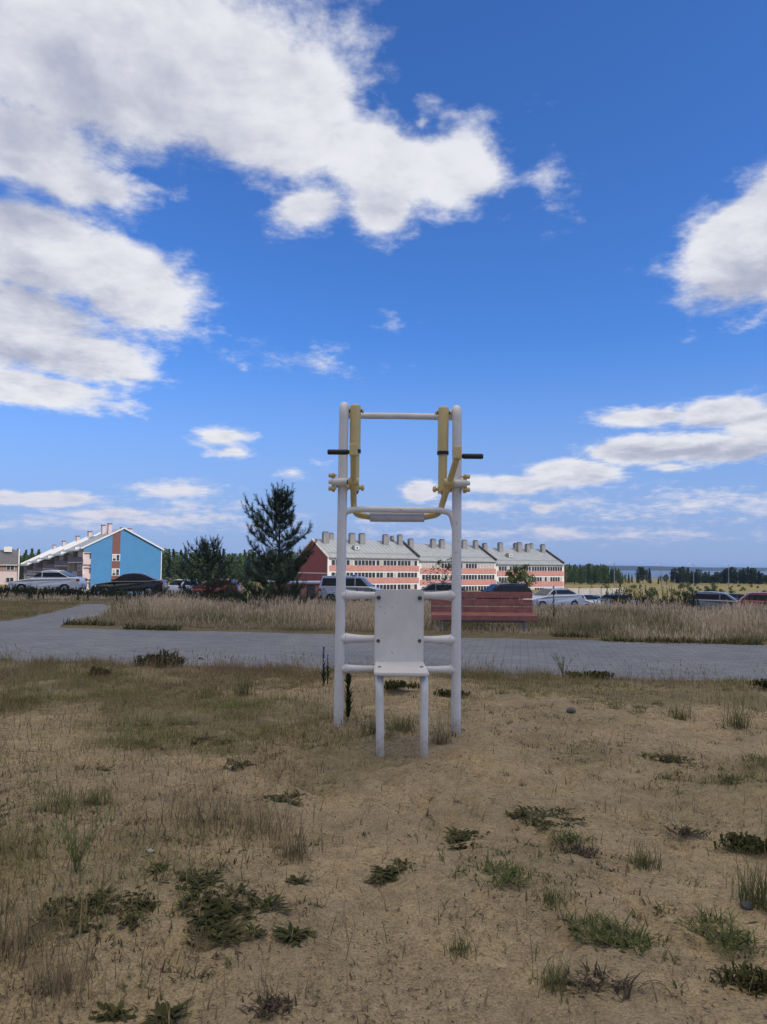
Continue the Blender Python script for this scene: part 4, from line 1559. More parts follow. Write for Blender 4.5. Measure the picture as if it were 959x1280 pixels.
def leaf_cloud(cen, rad, n, size, pal, flat=1.0, hollow=.55, jit=.3):
    """leaf-sized quads through an ellipsoid, denser near its skin"""
    d = rng.standard_normal((n, 3)); d /= np.linalg.norm(d, axis=1, keepdims=True)
    r = (hollow + (1 - hollow) * rng.random((n, 1))) ** .8
    lump = 1 + .30 * (fbm(d[:, 0] * 2.1 + cen[0] * 3, d[:, 2] * 2.1 + d[:, 1] * 1.7 + cen[1], 3, 77)[:, None] - .5) * 2
    P = np.array(cen) + d * r * lump * np.array(rad)
    nr = rng.standard_normal((n, 3)) + d * .6 + np.array([0, 0, .5])
    nr /= np.linalg.norm(nr, axis=1, keepdims=True)
    a = np.cross(nr, rng.standard_normal((n, 3))); a /= np.linalg.norm(a, axis=1, keepdims=True)
    b = np.cross(nr, a)
    s = size * (.6 + .8 * rng.random((n, 1)))
    V = np.stack([P - a * s, P - b * s * .6, P + a * s, P + b * s * .6], 1).reshape(-1, 3)
    C = np.repeat(colmix(n, pal, jit), 4, axis=0)
    return V, [np.arange(4 * n).reshape(-1, 4)], C

BIRCH = [(.085, .135, .038), (.115, .17, .045), (.065, .105, .032), (.13, .18, .06)]
SPRUCE = [(.022, .036, .020), (.030, .046, .024), (.018, .028, .018)]
LITE = [(.12, .15, .045), (.15, .17, .06), (.09, .12, .04)]

def wood_tree_mesh(kind_, seed, leafpal):
    """one far tree, about 10 m tall: tapered trunk with limbs, ragged crown"""
    rs = np.random.default_rng(seed)
    h = Heap(); H = 10.0
    tk = MB()
    tk.tube([(0, 0, -.3), (.05, 0, H * .3), (-.05, .05, H * .6), (0, 0, H * .93)], [.17, .14, .09, .02], None, 6)
    if kind_ == 'broad':
        for q in range(11):
            t = .30 + .68 * (q + rs.random() * .5) / 11
            r = (1.5 if t < .8 else 1.5 * (1.08 - t) / .28) * (.7 + .6 * rs.random())
            az = rs.random() * 6.28
            o = r * .65
            c = (math.cos(az) * o, math.sin(az) * o, H * t)
            tk.tube([(0, 0, H * t - 1.0), (c[0] * .7, c[1] * .7, c[2])], [.05, .015], None, 4, cap=False)
            h.add(*leaf_cloud(c, (r, r, r * 1.1), 95, .26, leafpal))
    else:
        for q in range(15):
            t = .12 + .86 * q / 14
            r = 1.75 * (1.03 - t) ** .85 + .12
            for k in range(5):
                az = 2 * math.pi * k / 5 + rs.random() * 1.2
                rr_ = r * (.7 + .5 * rs.random())
                c = (math.cos(az) * rr_ * .55, math.sin(az) * rr_ * .55, H * t - rr_ * .15)
                h.add(*leaf_cloud(c, (rr_ * .55, rr_ * .55, .38), 20, .24, leafpal, hollow=.1))
    n0 = len(tk.v)
    V = np.array(tk.v); F4 = np.array([f for f in tk.f if len(f) == 4])
    h.add(V, [F4], np.tile(np.array([[.09, .08, .07]]), (n0, 1)))
    return h.build('wood_tree', M_LEAF)

def build_woods():
    protos = {}
    for nm, k, pal in (('birch', 'broad', BIRCH), ('spruce', 'cone', SPRUCE), ('dark', 'broad', [tuple(c * .40 for c in p) for p in BIRCH]), ('mid', 'cone', [(.07, .115, .034), (.095, .145, .04), (.055, .09, .03)])):
        protos[nm] = [wood_tree_mesh(k, 100 + q, pal) for q in range(3)]
    used = set()
    rs = random.Random(12)
    def plant(nm, px, Y, h, label, group, wd=1.0, name='wood_tree', cat='tree'):
        pr = rs.choice(protos[nm])
        if pr.name in used:
            o = pr.copy(); COL.objects.link(o)
        else:
            o = pr; used.add(pr.name)
        o.name = name
        p = at(px, 720, Y)
        o.location = (p.x, Y, tz1(p.x, Y) - .1)
        s = h / 10.0
        o.scale = (s * wd, s * wd, s)
        o.rotation_euler = (0, 0, rs.random() * 6.28)
        tag(o, label, cat, group)
        return o
    # the wood behind the pines, between the two coloured blocks
    for q in range(62):
        px = 196 + 190 * (q + rs.random()) / 62
        Y = rs.choice((292, 300, 310, 322))
        dark = rs.random()
        nm = 'mid' if dark < .45 else 'birch' if dark < .8 else 'spruce'
        plant(nm, px, Y, 10.2 + rs.random() * 2.6, 'tall tree in the sunlit wood behind the two pines', 'trees of the wood behind the pines', .95)
    for q in range(9):
        plant('birch' if q % 3 else 'mid', 22 + 2.6 * q, 290 + 6 * (q % 3), 9 + rs.random() * 2.5, 'green tree in the gap left of the balconied block', 'trees beside the far left block')
    for q in range(14):
        plant('mid', -60 + 8 * q + rs.random() * 4, 330, 12 + rs.random() * 2, 'dark treetop showing over the roofs at the left', 'trees behind the left roofs', 1.1)
    # bright wood right of the salmon block
    for q in range(46):
        px = 690 + 92 * (q + rs.random()) / 46
        Y = rs.choice((296, 306, 318))
        nm = 'birch' if rs.random() < .45 else 'mid'
        plant(nm, px, Y, (6.6 if px < 760 else 5.6) + rs.random() * 1.5 - (2 if px > 775 else 0), 'green tree in the wood just right of the salmon block', 'trees right of the salmon block', .9)
    # dark belt in front of the lake, cloud shade over it put into leaf colours
    spots = [800, 804, 808, 797, 812, 803, 826, 830, 823, 833, 786, 790]
    spots += [840 + 126 * (k + rs.random()) / 78 for k in range(78)]
    for k, px in enumerate(spots):
        Y = rs.choice((318, 330, 345))
        tall = 6.4 if 795 < px < 815 else 3.6 if px < 838 else 5.0 + 1.0 * math.sin(px * .09) + (px - 850) * .006
        plant('dark' if rs.random() < .38 else 'spruce', px, Y, tall * (.78 + .5 * rs.random() ** 1.5), 'dark tree in the belt in front of the lake', 'dark trees before the lake', 1.25 if px > 838 else 1.05)
    # saplings and bushes scattered over the dry field
    for nm in ('bush',):
        protos[nm] = []
        for q in range(3):
            h = Heap()
            for k in range(5):
                a = rng.random() * 6.28
                h.add(*leaf_cloud((math.cos(a) * .45, math.sin(a) * .45, .55 + .5 * rng.random()), (.55, .55, .6), 60, .13, LITE, hollow=.2))
            protos[nm].append(h.build('field_bush', M_LEAF))
    for q in range(64):
        px = 708 + 290 * rs.random()
        Y = 150 + 140 * rs.random()
        plant('bush', px, Y, 10 * (.45 + .75 * rs.random()), 'small yellow green bush scattered over the dry field', 'bushes in the dry field', 1.0, 'field_bush', 'bush')
    for q in range(16):
        px = 205 + 130 * rs.random()
        plant('bush', px, 180 + 80 * rs.random(), 10 * (.8 + 1.2 * rs.random()), 'yellow green bush at the foot of the wood behind the pines', 'bushes before the left wood', 1.0, 'field_bush', 'bush')
    # darker bushes along the near edge of the field
    for q in range(12):
        px = 842 + 120 * rs.random()
        o = plant('dark', px, 95 + 60 * rs.random(), 1.6 + 1.2 * rs.random(), 'dark leafy bush behind the red and grey parked cars', 'dark bushes behind the cars', 1.6, 'field_bush', 'bush')
build_woods()

def sapling(px, Y, pyt, w, pal, seed, label, nleaf, lsize, sparse):
    rs = np.random.default_rng(seed)
    p = at(px, 740, Y); z0 = tz1(p.x, Y); H = at(px, pyt, Y).z - z0
    root = empty('young_tree', (p.x, Y, z0)); tag(root, label, 'tree')
    tk = MB()
    tk.tube([(0, 0, -.1), (.03, 0, H * .4), (0, .02, H * .95)], [.022 * H / 2, .015 * H / 2, .004], M_BARK, 7)
    h = Heap(); W_ = w / FOC * Y / 2
    for q in range(14):
        t = .34 + .62 * q / 13
        az = q * 2.4 + rs.random()
        ln = W_ * (1.15 - .75 * t) * (.8 + .5 * rs.random()) + .05
        e = np.array([math.cos(az) * ln, math.sin(az) * ln, H * t + ln * .5])
        tk.tube([(0, 0, H * t - .02), tuple(e * np.array([.5, .5, 1]) - np.array([0, 0, ln * .1])), tuple(e)], [.010, .007, .003], M_BARK, 5, cap=False)
        for u in ((.5, .8, 1.0) if sparse else (.35, .6, .85, 1.0)):
            c = (e[0] * u, e[1] * u, H * t + ln * .5 * u)
            h.add(*leaf_cloud(c, (ln * .35, ln * .35, ln * .30), nleaf, lsize, pal, hollow=.1))
    tk.build('trunk', root)
    h.build('crown', M_LEAF, parent=root)
sapling(553, 41, 702, 42, DARK, 5, 'thin dark leaved sapling seen just inside the right machine post', 12, .045, True)
sapling(646, 116, 712, 44, LITE, 6, 'round light green young tree in front of the salmon block, above the bench', 60, .13, False)

# ------------------------------------------------------------------ lamps and a low wall far off
def build_lamps():
    first = None
    for (px, Y, pt, lab) in ((768, 190, 704, 'pale lamp post before the lake, left of the dark clump of trees'), (827, 230, 706, 'thin lamp post before the strip of lake water'),
                             (867, 215, 705, 'thin lamp post before the dark trees, above the grey blue car'), (911, 235, 706, 'thin lamp post between the grey blue and red cars')):
        p = at(px, 720, Y); z0 = tz1(p.x, Y); h = at(px, pt, Y).z - z0
        root = empty('street_lamp', (p.x, Y, z0)); tag(root, lab, 'street lamp', 'lamp posts across the field')
        m = MB(); m.tube([(0, 0, -.2), (0, 0, h * .5), (0, 0, h)], [.13, .10, .07], M_STEEL, 8); m.build('pole', root)
        m = MB(); m.tube([(0, 0, h - .1), (-.25, 0, h + .12), (-.9, 0, h + .2)], [.05, .045, .04], M_STEEL, 6); m.build('arm', root)
        m = MB(); m.box((-1.15, 0, h + .18), (.75, .28, .13), M_FRAME, bev=.03); m.build('lamp_head', root)
build_lamps()

def build_low_wall():
    a = at(694, 737, 118); b = at(778, 737, 122)
    root = empty('low_wall', (a.x, a.y, 0))
    u = b - a; L = math.hypot(u.x, u.y)
    root.matrix_world = frame_mtx((a.x, a.y, 0), (u.x, u.y))
    tag(root, 'low pale concrete slab wall in the dry field right of the white sedan', 'wall')
    z1 = at(735, 735.6, 120).z; z0 = z1 - 1.2
    n = 6
    for q in range(n):
        m = MB(); m.box((L * (q + .5) / n, 0, (z0 + z1) / 2 + .04 * (q % 2)), (L / n - .12, .4, z1 - z0), mat('pale_concrete', (.50, .46, .41), .9, var=.12, scale=2), bev=.02)
        m.build('slab', root)
build_low_wall()

# ------------------------------------------------------------------ grass and weeds
def clear_of_path(x, y, m=.05):
    return path_mask(x, y) + (fbm(x * 2.2, y * 2.2, 3, 8) - .5) * .35 < -m

def near_grass():
    """thin dead and half green grass over the sand on the near side of the path"""
    h = Heap()
    N = 520000
    y = 1.5 + 7.6 * rng.random(N) ** .8
    x = (rng.random(N) - .5) * 2 * (y * .54 + .35)
    cov = dry_cover(x, y)
    n2 = fbm(x * 3.0, y * 3.0, 3, 51)
    edge = sstep(y, near_edge(x) - 1.0, near_edge(x) - .25)
    edge = edge * (1 - .65 * sstep(x, 1.2, 2.2))
    bare = 1 - .88 * np.exp(-(((x - .35) / .85) ** 2 + ((y - 3.9) / 1.0) ** 2))
    dens = (.014 + .05 * sstep(-x, -.3, 1) + .34 * cov * sstep(n2, .36, .60) + .26 * edge * sstep(n2, .34, .56)) * bare
    right_thin = 1 - .55 * sstep(x, .3, 1.6) * (1 - edge)
    keep = (rng.random(N) < dens * right_thin) & clear_of_path(x, y, .0) & (y < 9.2)
    x, y = x[keep], y[keep]; n = len(x)
    z = tz(x, y)
    g = sstep(fbm(x * 1.1 + 9, y * 1.1, 3, 61) + (rng.random(n) - .5) * .35, .44, .56)[:, None]
    col = colmix(n, DRY, .3) * (1 - g) * .85 + colmix(n, [(.19, .19, .065), (.23, .22, .085), (.15, .165, .055), (.28, .25, .11)], .3) * g
    hh = (.025 + .075 * rng.random(n) ** 2) * (1 + .5 * edge[keep])
    V, F, C = blades(np.stack([x, y, z - .005], 1), hh, .0026 + .0022 * rng.random(n), rng.random(n) * 6.283, .3 + .9 * rng.random(n), col)
    h.add(V, F, C)
    # taller dead stalks with small heads
    M = 44000
    y = 1.6 + 7.4 * rng.random(M) ** .8
    x = (rng.random(M) - .5) * 2 * (y * .54 + .3)
    cov = dry_cover(x, y); n2 = fbm(x * 2.2 + 40, y * 2.2, 3, 52)
    edge = sstep(y, near_edge(x) - 1.3, near_edge(x) - .3)
    edge = edge * (1 - .6 * sstep(x, 1.2, 2.2))
    bare = 1 - .97 * np.exp(-(((x - .4) / 1.0) ** 2 + ((y - 3.9) / 1.1) ** 2))
    keep = (rng.random(M) < (.012 + .24 * cov * sstep(n2, .46, .62) + .20 * edge * sstep(n2, .40, .60)) * bare * (1 - .6 * sstep(x, .3, 1.5) * (1 - edge))) & clear_of_path(x, y, .02)
    x, y = x[keep], y[keep]; n = len(x); z = tz(x, y)
    hh = .09 + .17 * rng.random(n) ** 1.5
    az = rng.random(n) * 6.283; ln = .15 + .5 * rng.random(n)
    col = colmix(n, DRY, .25)
    V, F, C = blades(np.stack([x, y, z - .005], 1), hh, np.full(n, .0022), az, ln, col, seg=4)
    h.add(V, F, C)
    tips = V.reshape(n, -1, 3)[:, -3]
    V, F, C = blades(tips, .025 + .03 * rng.random(n), .005 + .003 * rng.random(n), az, .4 + .3 * rng.random(n), col * np.array([.9, .8, .75]))
    h.add(V, F, C)
    o = h.build('grass', M_BLADE)
    kind(o, 'stuff')

def litter():
    """dead leaves, stem bits and clods lying on the sand"""
    N = 85000
    y = 1.5 + 7.2 * rng.random(N) ** .75
    x = (rng.random(N) - .5) * 2 * (y * .54 + .3)
    cl = fbm(x * 2.4, y * 2.4, 4, 91)
    keep = (rng.random(N) < .12 + .85 * sstep(cl, .50, .66)) & clear_of_path(x, y, .0)
    x, y = x[keep], y[keep]; n = len(x)
    z = tz(x, y) + .004
    az = rng.random(n) * 6.283
    l = .003 + .011 * rng.random(n) ** 2.5; w = .0007 + .0024 * rng.random(n) ** 3
    tw = (rng.random(n) - .4) * .006
    d = np.stack([np.cos(az), np.sin(az), np.zeros(n)], 1); s = np.stack([-np.sin(az), np.cos(az), np.zeros(n)], 1)
    P = np.stack([x, y, z], 1)
    up = np.array([0, 0, 1.0])
    V = np.stack([P - d * l[:, None], P - s * w[:, None] + up * np.abs(tw)[:, None], P + d * l[:, None] + up * (tw * .5 + .003)[:, None], P + s * w[:, None]], 1).reshape(-1, 3)
    pal = [(.10, .07, .045), (.06, .045, .03), (.22, .16, .10), (.05, .05, .03)]
    C = np.repeat(colmix(n, pal, .3), 4, axis=0)
    o = np_mesh('plant_litter', V, [np.arange(4 * n).reshape(-1, 4)], C, M_BLADE)
    kind(o, 'stuff')

def belt_grass():
    """the waist-high dead meadow between the path and the car park"""
    h = Heap()
    N = 420000
    y = 11.0 + 35.5 * rng.random(N) ** 1.55
    x = (rng.random(N) - .5) * 2 * (y * .53 + .8)
    off = y - far_edge(x)
    lawn = (x < -7.0 - .12 * (y - 14)) & (y > 13.2) & (y < 24.5)
    br = path_mask(x, y) > -.12
    ok = (off > .12 + .35 * fbm(x * 1.3, y * 0 + 2, 3, 15)) & ~br & ~(lawn)
    n2 = fbm(x * .45, y * .45, 4, 62)
    edge = 1 - sstep(off, .2, 1.3)
    keep = ok & (rng.random(N) < np.clip(.12 + .38 * sstep(n2, .35, .6) + .35 * edge, 0, 1) * np.clip(.45 + 8 / y, 0, 1))
    x, y, off, n2, edge = x[keep], y[keep], off[keep], n2[keep], edge[keep]
    n = len(x); z = tz(x, y)
    rise = sstep(off, .3, np.where(x < 0, 3.4, 2.0))
    green = sstep(fbm(x * .6 + 70, y * .35, 4, 63) + edge * .16 + .03 + sstep(-x, 2, 8) * .05 + (rng.random(n) - .5) * .3, .46, .58)[:, None]
    tall = rng.random(n) < np.where(green[:, 0] > .5, .25, .62)
    hh = np.where(tall, .18 + .30 * rng.random(n) ** 1.8, .07 + .15 * rng.random(n)) * (.24 + .76 * rise) * (.75 + .5 * n2)
    hh *= .9 - .52 * sstep(y, 15, 27) - .12 * sstep(y, 24, 34) * sstep(x, 6, 9)
    q_ = x / y
    hh *= 1 - .55 * sstep(q_, .165, .185) * (1 - sstep(q_, .255, .28)) * sstep(y, 14, 20) - .35 * sstep(q_, .37, .40) * sstep(y, 14, 20)
    hh *= .7 + .75 * sstep(fbm(x * 1.4, y * .8, 2, 68), .35, .7)
    hh *= 1 - .8 * np.exp(-(((x - 1.75) / 1.25) ** 4 + ((y - 12.6) / 1.0) ** 4))
    col = colmix(n, [(.70, .56, .36), (.62, .48, .31), (.76, .63, .43), (.50, .37, .23)], .25) * (1 - green) + colmix(n, [(.085, .105, .035), (.14, .155, .055), (.06, .075, .027), (.24, .22, .09)], .3) * green
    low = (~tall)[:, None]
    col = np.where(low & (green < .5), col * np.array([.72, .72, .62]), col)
    w = np.where(tall, .0035, .0055) * (.6 + y / 16)
    az = rng.random(n) * 6.283
    V, F, C = blades(np.stack([x, y, z - .02], 1), hh, w, az, .12 + .55 * rng.random(n) ** 1.5, col)
    h.add(V, F, C)
    t = np.where(tall)[0]
    tips = V.reshape(n, -1, 3)[t, -3]
    k = len(t)
    V, F, C = blades(tips,   .05 + .06 * rng.random(k), .010 * (.6 + y[t] / 22), az[t], .25 + .4 * rng.random(k), colmix(k, [(.74, .56, .40), (.62, .46, .33), (.80, .64, .45)], .2) * (1 - green[t] * .5), seg=2)
    h.add(V, F, C)
    o = h.build('meadow_grass', M_BLADE); kind(o, 'stuff')
    # mown patch left of the side path
    h = Heap()
    N = 60000
    y = 13.3 + 12 * rng.random(N); x = -7 - 9.5 * rng.random(N)
    keep = (path_mask(x, y) < -.05) & (x < -7.0 - .12 * (y - 14)) & (np.abs(x) < y * .6)
    x, y = x[keep], y[keep]; n = len(x)
    g = sstep(fbm(x * .9, y * .6, 3, 66) + (rng.random(n) - .5) * .3, .5, .62)[:, None]
    col = colmix(n, DRY, .25) * (1 - g) + colmix(n, OLIVE, .25) * g
    V, F, C = blades(np.stack([x, y, tz(x, y) - .01], 1), .03 + .07 * rng.random(n), np.full(n, .009), rng.random(n) * 6.283, .3 + .8 * rng.random(n), col)
    h.add(V, F, C)
    o = h.build('mown_grass', M_BLADE); kind(o, 'stuff')

def tall_weeds():
    """dark nettles and wormwood along the edge of the car park"""
    h = Heap()
    pal = [(.030, .040, .020), (.045, .058, .026), (.024, .030, .018), (.06, .07, .034)]
    N = 5200
    y = 27 + 19.5 * rng.random(N); x = (rng.random(N) - .5) * 2 * (y * .53 + 1)
    n2 = fbm(x * .22, y * .35, 3, 81)
    w = .05 + .95 * sstep(y, 35, 41) * sstep(n2 + .16 * sstep(-x, 4, 10) + .10 * sstep(x, 7, 12), .44, .58)
    w *= np.where((x > 1.5) & (x < 11.2) & (y > 30), .35, 1)
    w = np.maximum(w, .9 * sstep(y, 33, 36) * ((x / y > .285) & (x / y < .40)) * (.4 + .6 * sstep(fbm(x * .5, y * .5, 2, 87), .35, .6)))
    w = w * np.where(x / y > .41, .25, 1) * np.where((x / y > .165) & (x / y < .27), .06, 1)
    keep = rng.random(N) < w
    x, y = x[keep], y[keep]; n = len(x); z = tz(x, y)
    hh = (.26 + .40 * rng.random(n)) * (.75 + .45 * fbm(x * .5, y * .5, 2, 83))
    hh = np.where((x / y > .285) & (x / y < .40), hh * (1.6 + 1.0 * fbm(x * .9, y * .5, 2, 89)), hh) * np.where(x < -9, .85, 1)
    base = np.stack([x, y, z - .03], 1)
    az = rng.random(n) * 6.283; ln = .05 + .25 * rng.random(n)
    c = colmix(n, pal, .25)
    h.add(*blades(base, hh, np.full(n, .020), az, ln, c * .9))
    for k in range(13):
        t = .15 + .83 * k / 12
        d = np.stack([np.cos(az), np.sin(az), np.zeros(n)], 1)
        p = base + d * (hh * ln * t * (.5 + .5 * t))[:, None] + np.array([0, 0, 1.0]) * (hh * t)[:, None]
        a2 = rng.random(n) * 6.283
        h.add(*blades(p, (.17 - .09 * t) * (.7 + .6 * rng.random(n)), .055 - .02 * t + .02 * rng.random(n), a2, .7 + .5 * rng.random(n), colmix(n, pal, .3), seg=2))
    o = h.build('tall_weeds', M_LEAF); kind(o, 'stuff')

def ground_weeds():
    """countless seedlings and scraps of knotweed creeping over the sand"""
    h = Heap()
    N = 5200
    y = 1.6 + 6.6 * rng.random(N) ** .85; x = (rng.random(N) - .5) * 2 * (y * .54 + .3)
    n2 = fbm(x * 1.7 + 5, y * 1.7, 4, 121)
    bare = 1 - .85 * np.exp(-(((x - .4) / .9) ** 2 + ((y - 4.0) / 1.0) ** 2))
    keep = (rng.random(N) < (.02 + .55 * sstep(n2, .52, .66)) * bare) & clear_of_path(x, y, .0)
    x, y = x[keep], y[keep]
    m = 9
    n = len(x) * m
    sp = np.repeat(.012 + .05 * rng.random(len(x)) ** 2, m)
    cx = np.repeat(x, m) + rng.standard_normal(n) * sp; cy = np.repeat(y, m) + rng.standard_normal(n) * sp * .7
    kind_ = np.repeat(rng.random(len(x)), m)[:, None]
    col = np.where(kind_ < .45, colmix(n, [(.052, .060, .020), (.074, .078, .026), (.10, .085, .036)], .3), np.where(kind_ < .72, colmix(n, GREEN[:2] + OLIVE[:2], .3), colmix(n, [(.09, .062, .04), (.13, .095, .06), (.06, .045, .03)], .3)))
    base = np.stack([cx, cy, tz(cx, cy)], 1)
    V, F, C = blades(base, .014 + .030 * rng.random(n) ** 2, .003 + .0035 * rng.random(n), rng.random(n) * 6.283, .95 + .4 * rng.random(n), col)
    h.add(V, F, C)
    o = h.build('ground_weeds', M_LEAF); kind(o, 'stuff')

near_grass()
ground_weeds()
litter()
belt_grass()
tall_weeds()

# single weeds one can tell apart on the sand
def leaves_rosette(n, l, w, pal, lean=(.6, 1.1), cx=0.0, cy=0.0, spread=0.0):
    bx = cx + (rng.random(n) - .5) * 2 * spread; by = cy + (rng.random(n) - .5) * 2 * spread * .7
    base = np.stack([bx, by, np.zeros(n)], 1)
    az = rng.random(n) * 6.283
    ll = l * (.5 + .7 * rng.random(n))
    c = colmix(n, pal, .3)
    # leaf blade: narrow foot, wide middle, pointed tip, arched
    d = np.stack([np.cos(az), np.sin(az), np.zeros(n)], 1); s = np.stack([-np.sin(az), np.cos(az), np.zeros(n)], 1)
    ln = lean[0] + (lean[1] - lean[0]) * rng.random(n)
    V = []; C = []
    ks = [(0, .25), (.3, .8), (.62, 1.0), (.86, .6), (1.0, 0)]
    for t, ww in ks:
        up = np.sin(t * 2.2) * (1.15 - ln) * .9 + .08 * t
        p = base + d * (ll * t * ln.clip(.2, 1))[:, None] + np.array([0, 0, 1.0]) * (ll * up)[:, None]
        if ww > 0:
            V += [p - s * (w * ww / 2) * (ll / l)[:, None], p + s * (w * ww / 2) * (ll / l)[:, None]]; C += [c, c]
        else:
            V.append(p); C.append(c)
    m = 9
    V = np.stack(V, 1).reshape(-1, 3); C = np.stack(C, 1).reshape(-1, 3)
    o = np.arange(n)[:, None] * m
    F4 = np.concatenate([o + np.array([[2 * k, 2 * k + 1, 2 * k + 3, 2 * k + 2]]) for k in range(3)])
    return V, [F4, o + np.array([[6, 7, 8]])], C

def weed(style, px, py, wpx, label, name='weed', cat='weed', hpx=None):
    p = gnd(px, py)
    m = (p - EYE).length / FOC
    w = wpx * m
    hgt = (hpx or wpx * .5) * m
    h = Heap()
    pal = [(.052, .060, .020), (.074, .078, .026), (.040, .048, .017), (.10, .085, .036)]
    if style == 'mat':            # low spreading mat of many small rosettes
        k = max(6, int(wpx / 4.6))
        for q in range(k):
            a = rng.random() * 6.28; r = rng.random() ** .7
            h.add(*leaves_rosette(13, .040 + .03 * rng.random(), .0095 + .004 * rng.random(), pal, (.55, 1.1), math.cos(a) * r * w * .5, math.sin(a) * r * w * .5, .03))
    elif style == 'greenmat':
        k = max(4, int(wpx / 7))
        for q in range(k):
            a = rng.random() * 6.28; r = rng.random() ** .6
            h.add(*leaves_rosette(11, .042, .008, GREEN[:2] + OLIVE[:2], (.5, 1.1), math.cos(a) * r * w * .5, math.sin(a) * r * w * .45, .05))
            n = 12
            b = np.stack([math.cos(a) * r * w * .5 + (rng.random(n) - .5) * .1, math.sin(a) * r * w * .45 + (rng.random(n) - .5) * .1, np.zeros(n)], 1)
            h.add(*blades(b, .04 + .06 * rng.random(n), np.full(n, .004), rng.random(n) * 6.28, .3 + .7 * rng.random(n), colmix(n, GREEN, .3)))
    elif style == 'rosette':
        h.add(*leaves_rosette(52, w * .34, .011 + w * .006, pal, (.65, 1.1), 0, 0, w * .08))
        h.add(*leaves_rosette(18, w * .22, .014, pal, (.3, .9), 0, 0, w * .06))
    elif style == 'bush':
        for q in range(max(8, int(wpx / 3))):
            a = rng.random() * 6.28; r = rng.random() ** .6
            cx, cy = math.cos(a) * r * w * .45, math.sin(a) * r * w * .3
            V, F, C = leaves_rosette(26, hgt * .5, (.006 + .0011 * p.y) * (.8 + .5 * rng.random()), pal, (.2, .9), cx, cy, .05)
            V[:, 2] += hgt * .45 * rng.random() * (1 - r * .5)
            h.add(V, F, C)
    elif style in ('tuft', 'drytuft'):
        n = int(60 + wpx * 1.5)
        P_ = (GREEN[:2] + OLIVE) if style == 'tuft' else [(.27, .20, .12), (.20, .15, .09), (.34, .26, .16), (.16, .15, .07)]
        sp_ = .17 if style == 'tuft' else .26
        b = np.stack([rng.standard_normal(n) * w * sp_, rng.standard_normal(n) * w * sp_, np.full(n, -.005)], 1)
        h.add(*blades(b, hgt * (.25 + .75 * rng.random(n) ** 1.6), np.full(n, .0018 + .0004 * p.y), rng.random(n) * 6.28, .15 + .75 * rng.random(n), colmix(n, P_, .3), seg=4))
    elif style == 'sprig':        # a few long leafy stems fanning out
        for q in range(9):
            az = rng.random() * 6.28; ln = .25 + .5 * rng.random(); hh = hgt * (.6 + .5 * rng.random())
            one = lambda v: np.array([v])
            c = colmix(1, [(.16, .19, .06), (.20, .22, .08)], .2)
            h.add(*blades(np.array([[0, 0, -.005]]), one(hh), one(.005), one(az), one(ln), c, seg=5))
            n = 16; t = np.linspace(.15, 1, n)
            bend = ln * (t * .5 + .5 * t * t)
            b = np.stack([np.cos(az) * hh * bend, np.sin(az) * hh * bend, hh * np.sqrt(np.clip(1 - (bend * .75) ** 2, .05, 1)) * t], 1)
            h.add(*blades(b, np.full(n, .035), np.full(n, .006), rng.random(n) * 6.28, .5 + .5 * rng.random(n), colmix(n, [(.13, .17, .05), (.20, .23, .09)], .25), seg=2))
    elif style in ('spire', 'thistle'):
        stems = 3 if style == 'spire' else 1
        for q in range(stems):
            ox, oy = (rng.random(2) - .5) * .09; hh = hgt * (1 - .22 * q)
            one = lambda v: np.array([v])
            h.add(*blades(np.array([[ox, oy, -.01]]), one(hh), one(.008), one(rng.random() * 6), one(.06), np.array([[.05, .065, .03]]), seg=4))
            n = 46; t = .05 + .93 * rng.random(n)
            b = np.stack([np.full(n, ox), np.full(n, oy), hh * t], 1)
            if style == 'spire':
                fl = t > .55
                c = np.where(fl[:, None], colmix(n, [(.07, .06, .24), (.12, .09, .32)], .3), colmix(n, DARK, .3))
                h.add(*blades(b, np.where(fl, .026, .10 * (1.1 - t)), np.where(fl, .014, .010), rng.random(n) * 6.28, .5 + .5 * rng.random(n), c, seg=2))
            else:
                h.add(*blades(b, .085 * (1.15 - t * .6), .022 * np.ones(n), rng.random(n) * 6.28, .5 + .5 * rng.random(n), colmix(n, DARK, .3), seg=3))
    elif style == 'verge':        # low leafy plants strung along the path edge
        n = int(wpx * 5)
        u = rng.random(n) * 2 - 1
        tall_ = .35 + .65 * fbm(u * w * 5 + px, u * 0 + py, 3, 31)
        b = np.stack([u * w * .5, -.20 * u * w * .5 + rng.standard_normal(n) * .07, np.full(n, -.01)], 1)
        h.add(*blades(b, hgt * tall_ * (.3 + .8 * rng.random(n)), .010 + .012 * rng.random(n), rng.random(n) * 6.28, .4 + .8 * rng.random(n), colmix(n, pal + OLIVE[:2], .3), seg=3))
    elif style == 'deadmat':      # flattened dead plant
        n = 90
        b = np.stack([rng.standard_normal(n) * w * .22, rng.standard_normal(n) * w * .16, np.full(n, .004)], 1)
        h.add(*blades(b, w * (.12 + .2 * rng.random(n)), np.full(n, .007), rng.random(n) * 6.28, .9 + .25 * rng.random(n), colmix(n, [(.07, .05, .04), (.10, .075, .055), (.05, .05, .03)], .3)))
    o = h.build(name, M_LEAF)
    if style in ('mat', 'greenmat', 'rosette', 'deadmat'): o.scale = (1, 1, .55)
    o.location = (p.x, p.y, p.z - .002)
    tag(o, label, cat)
    return o

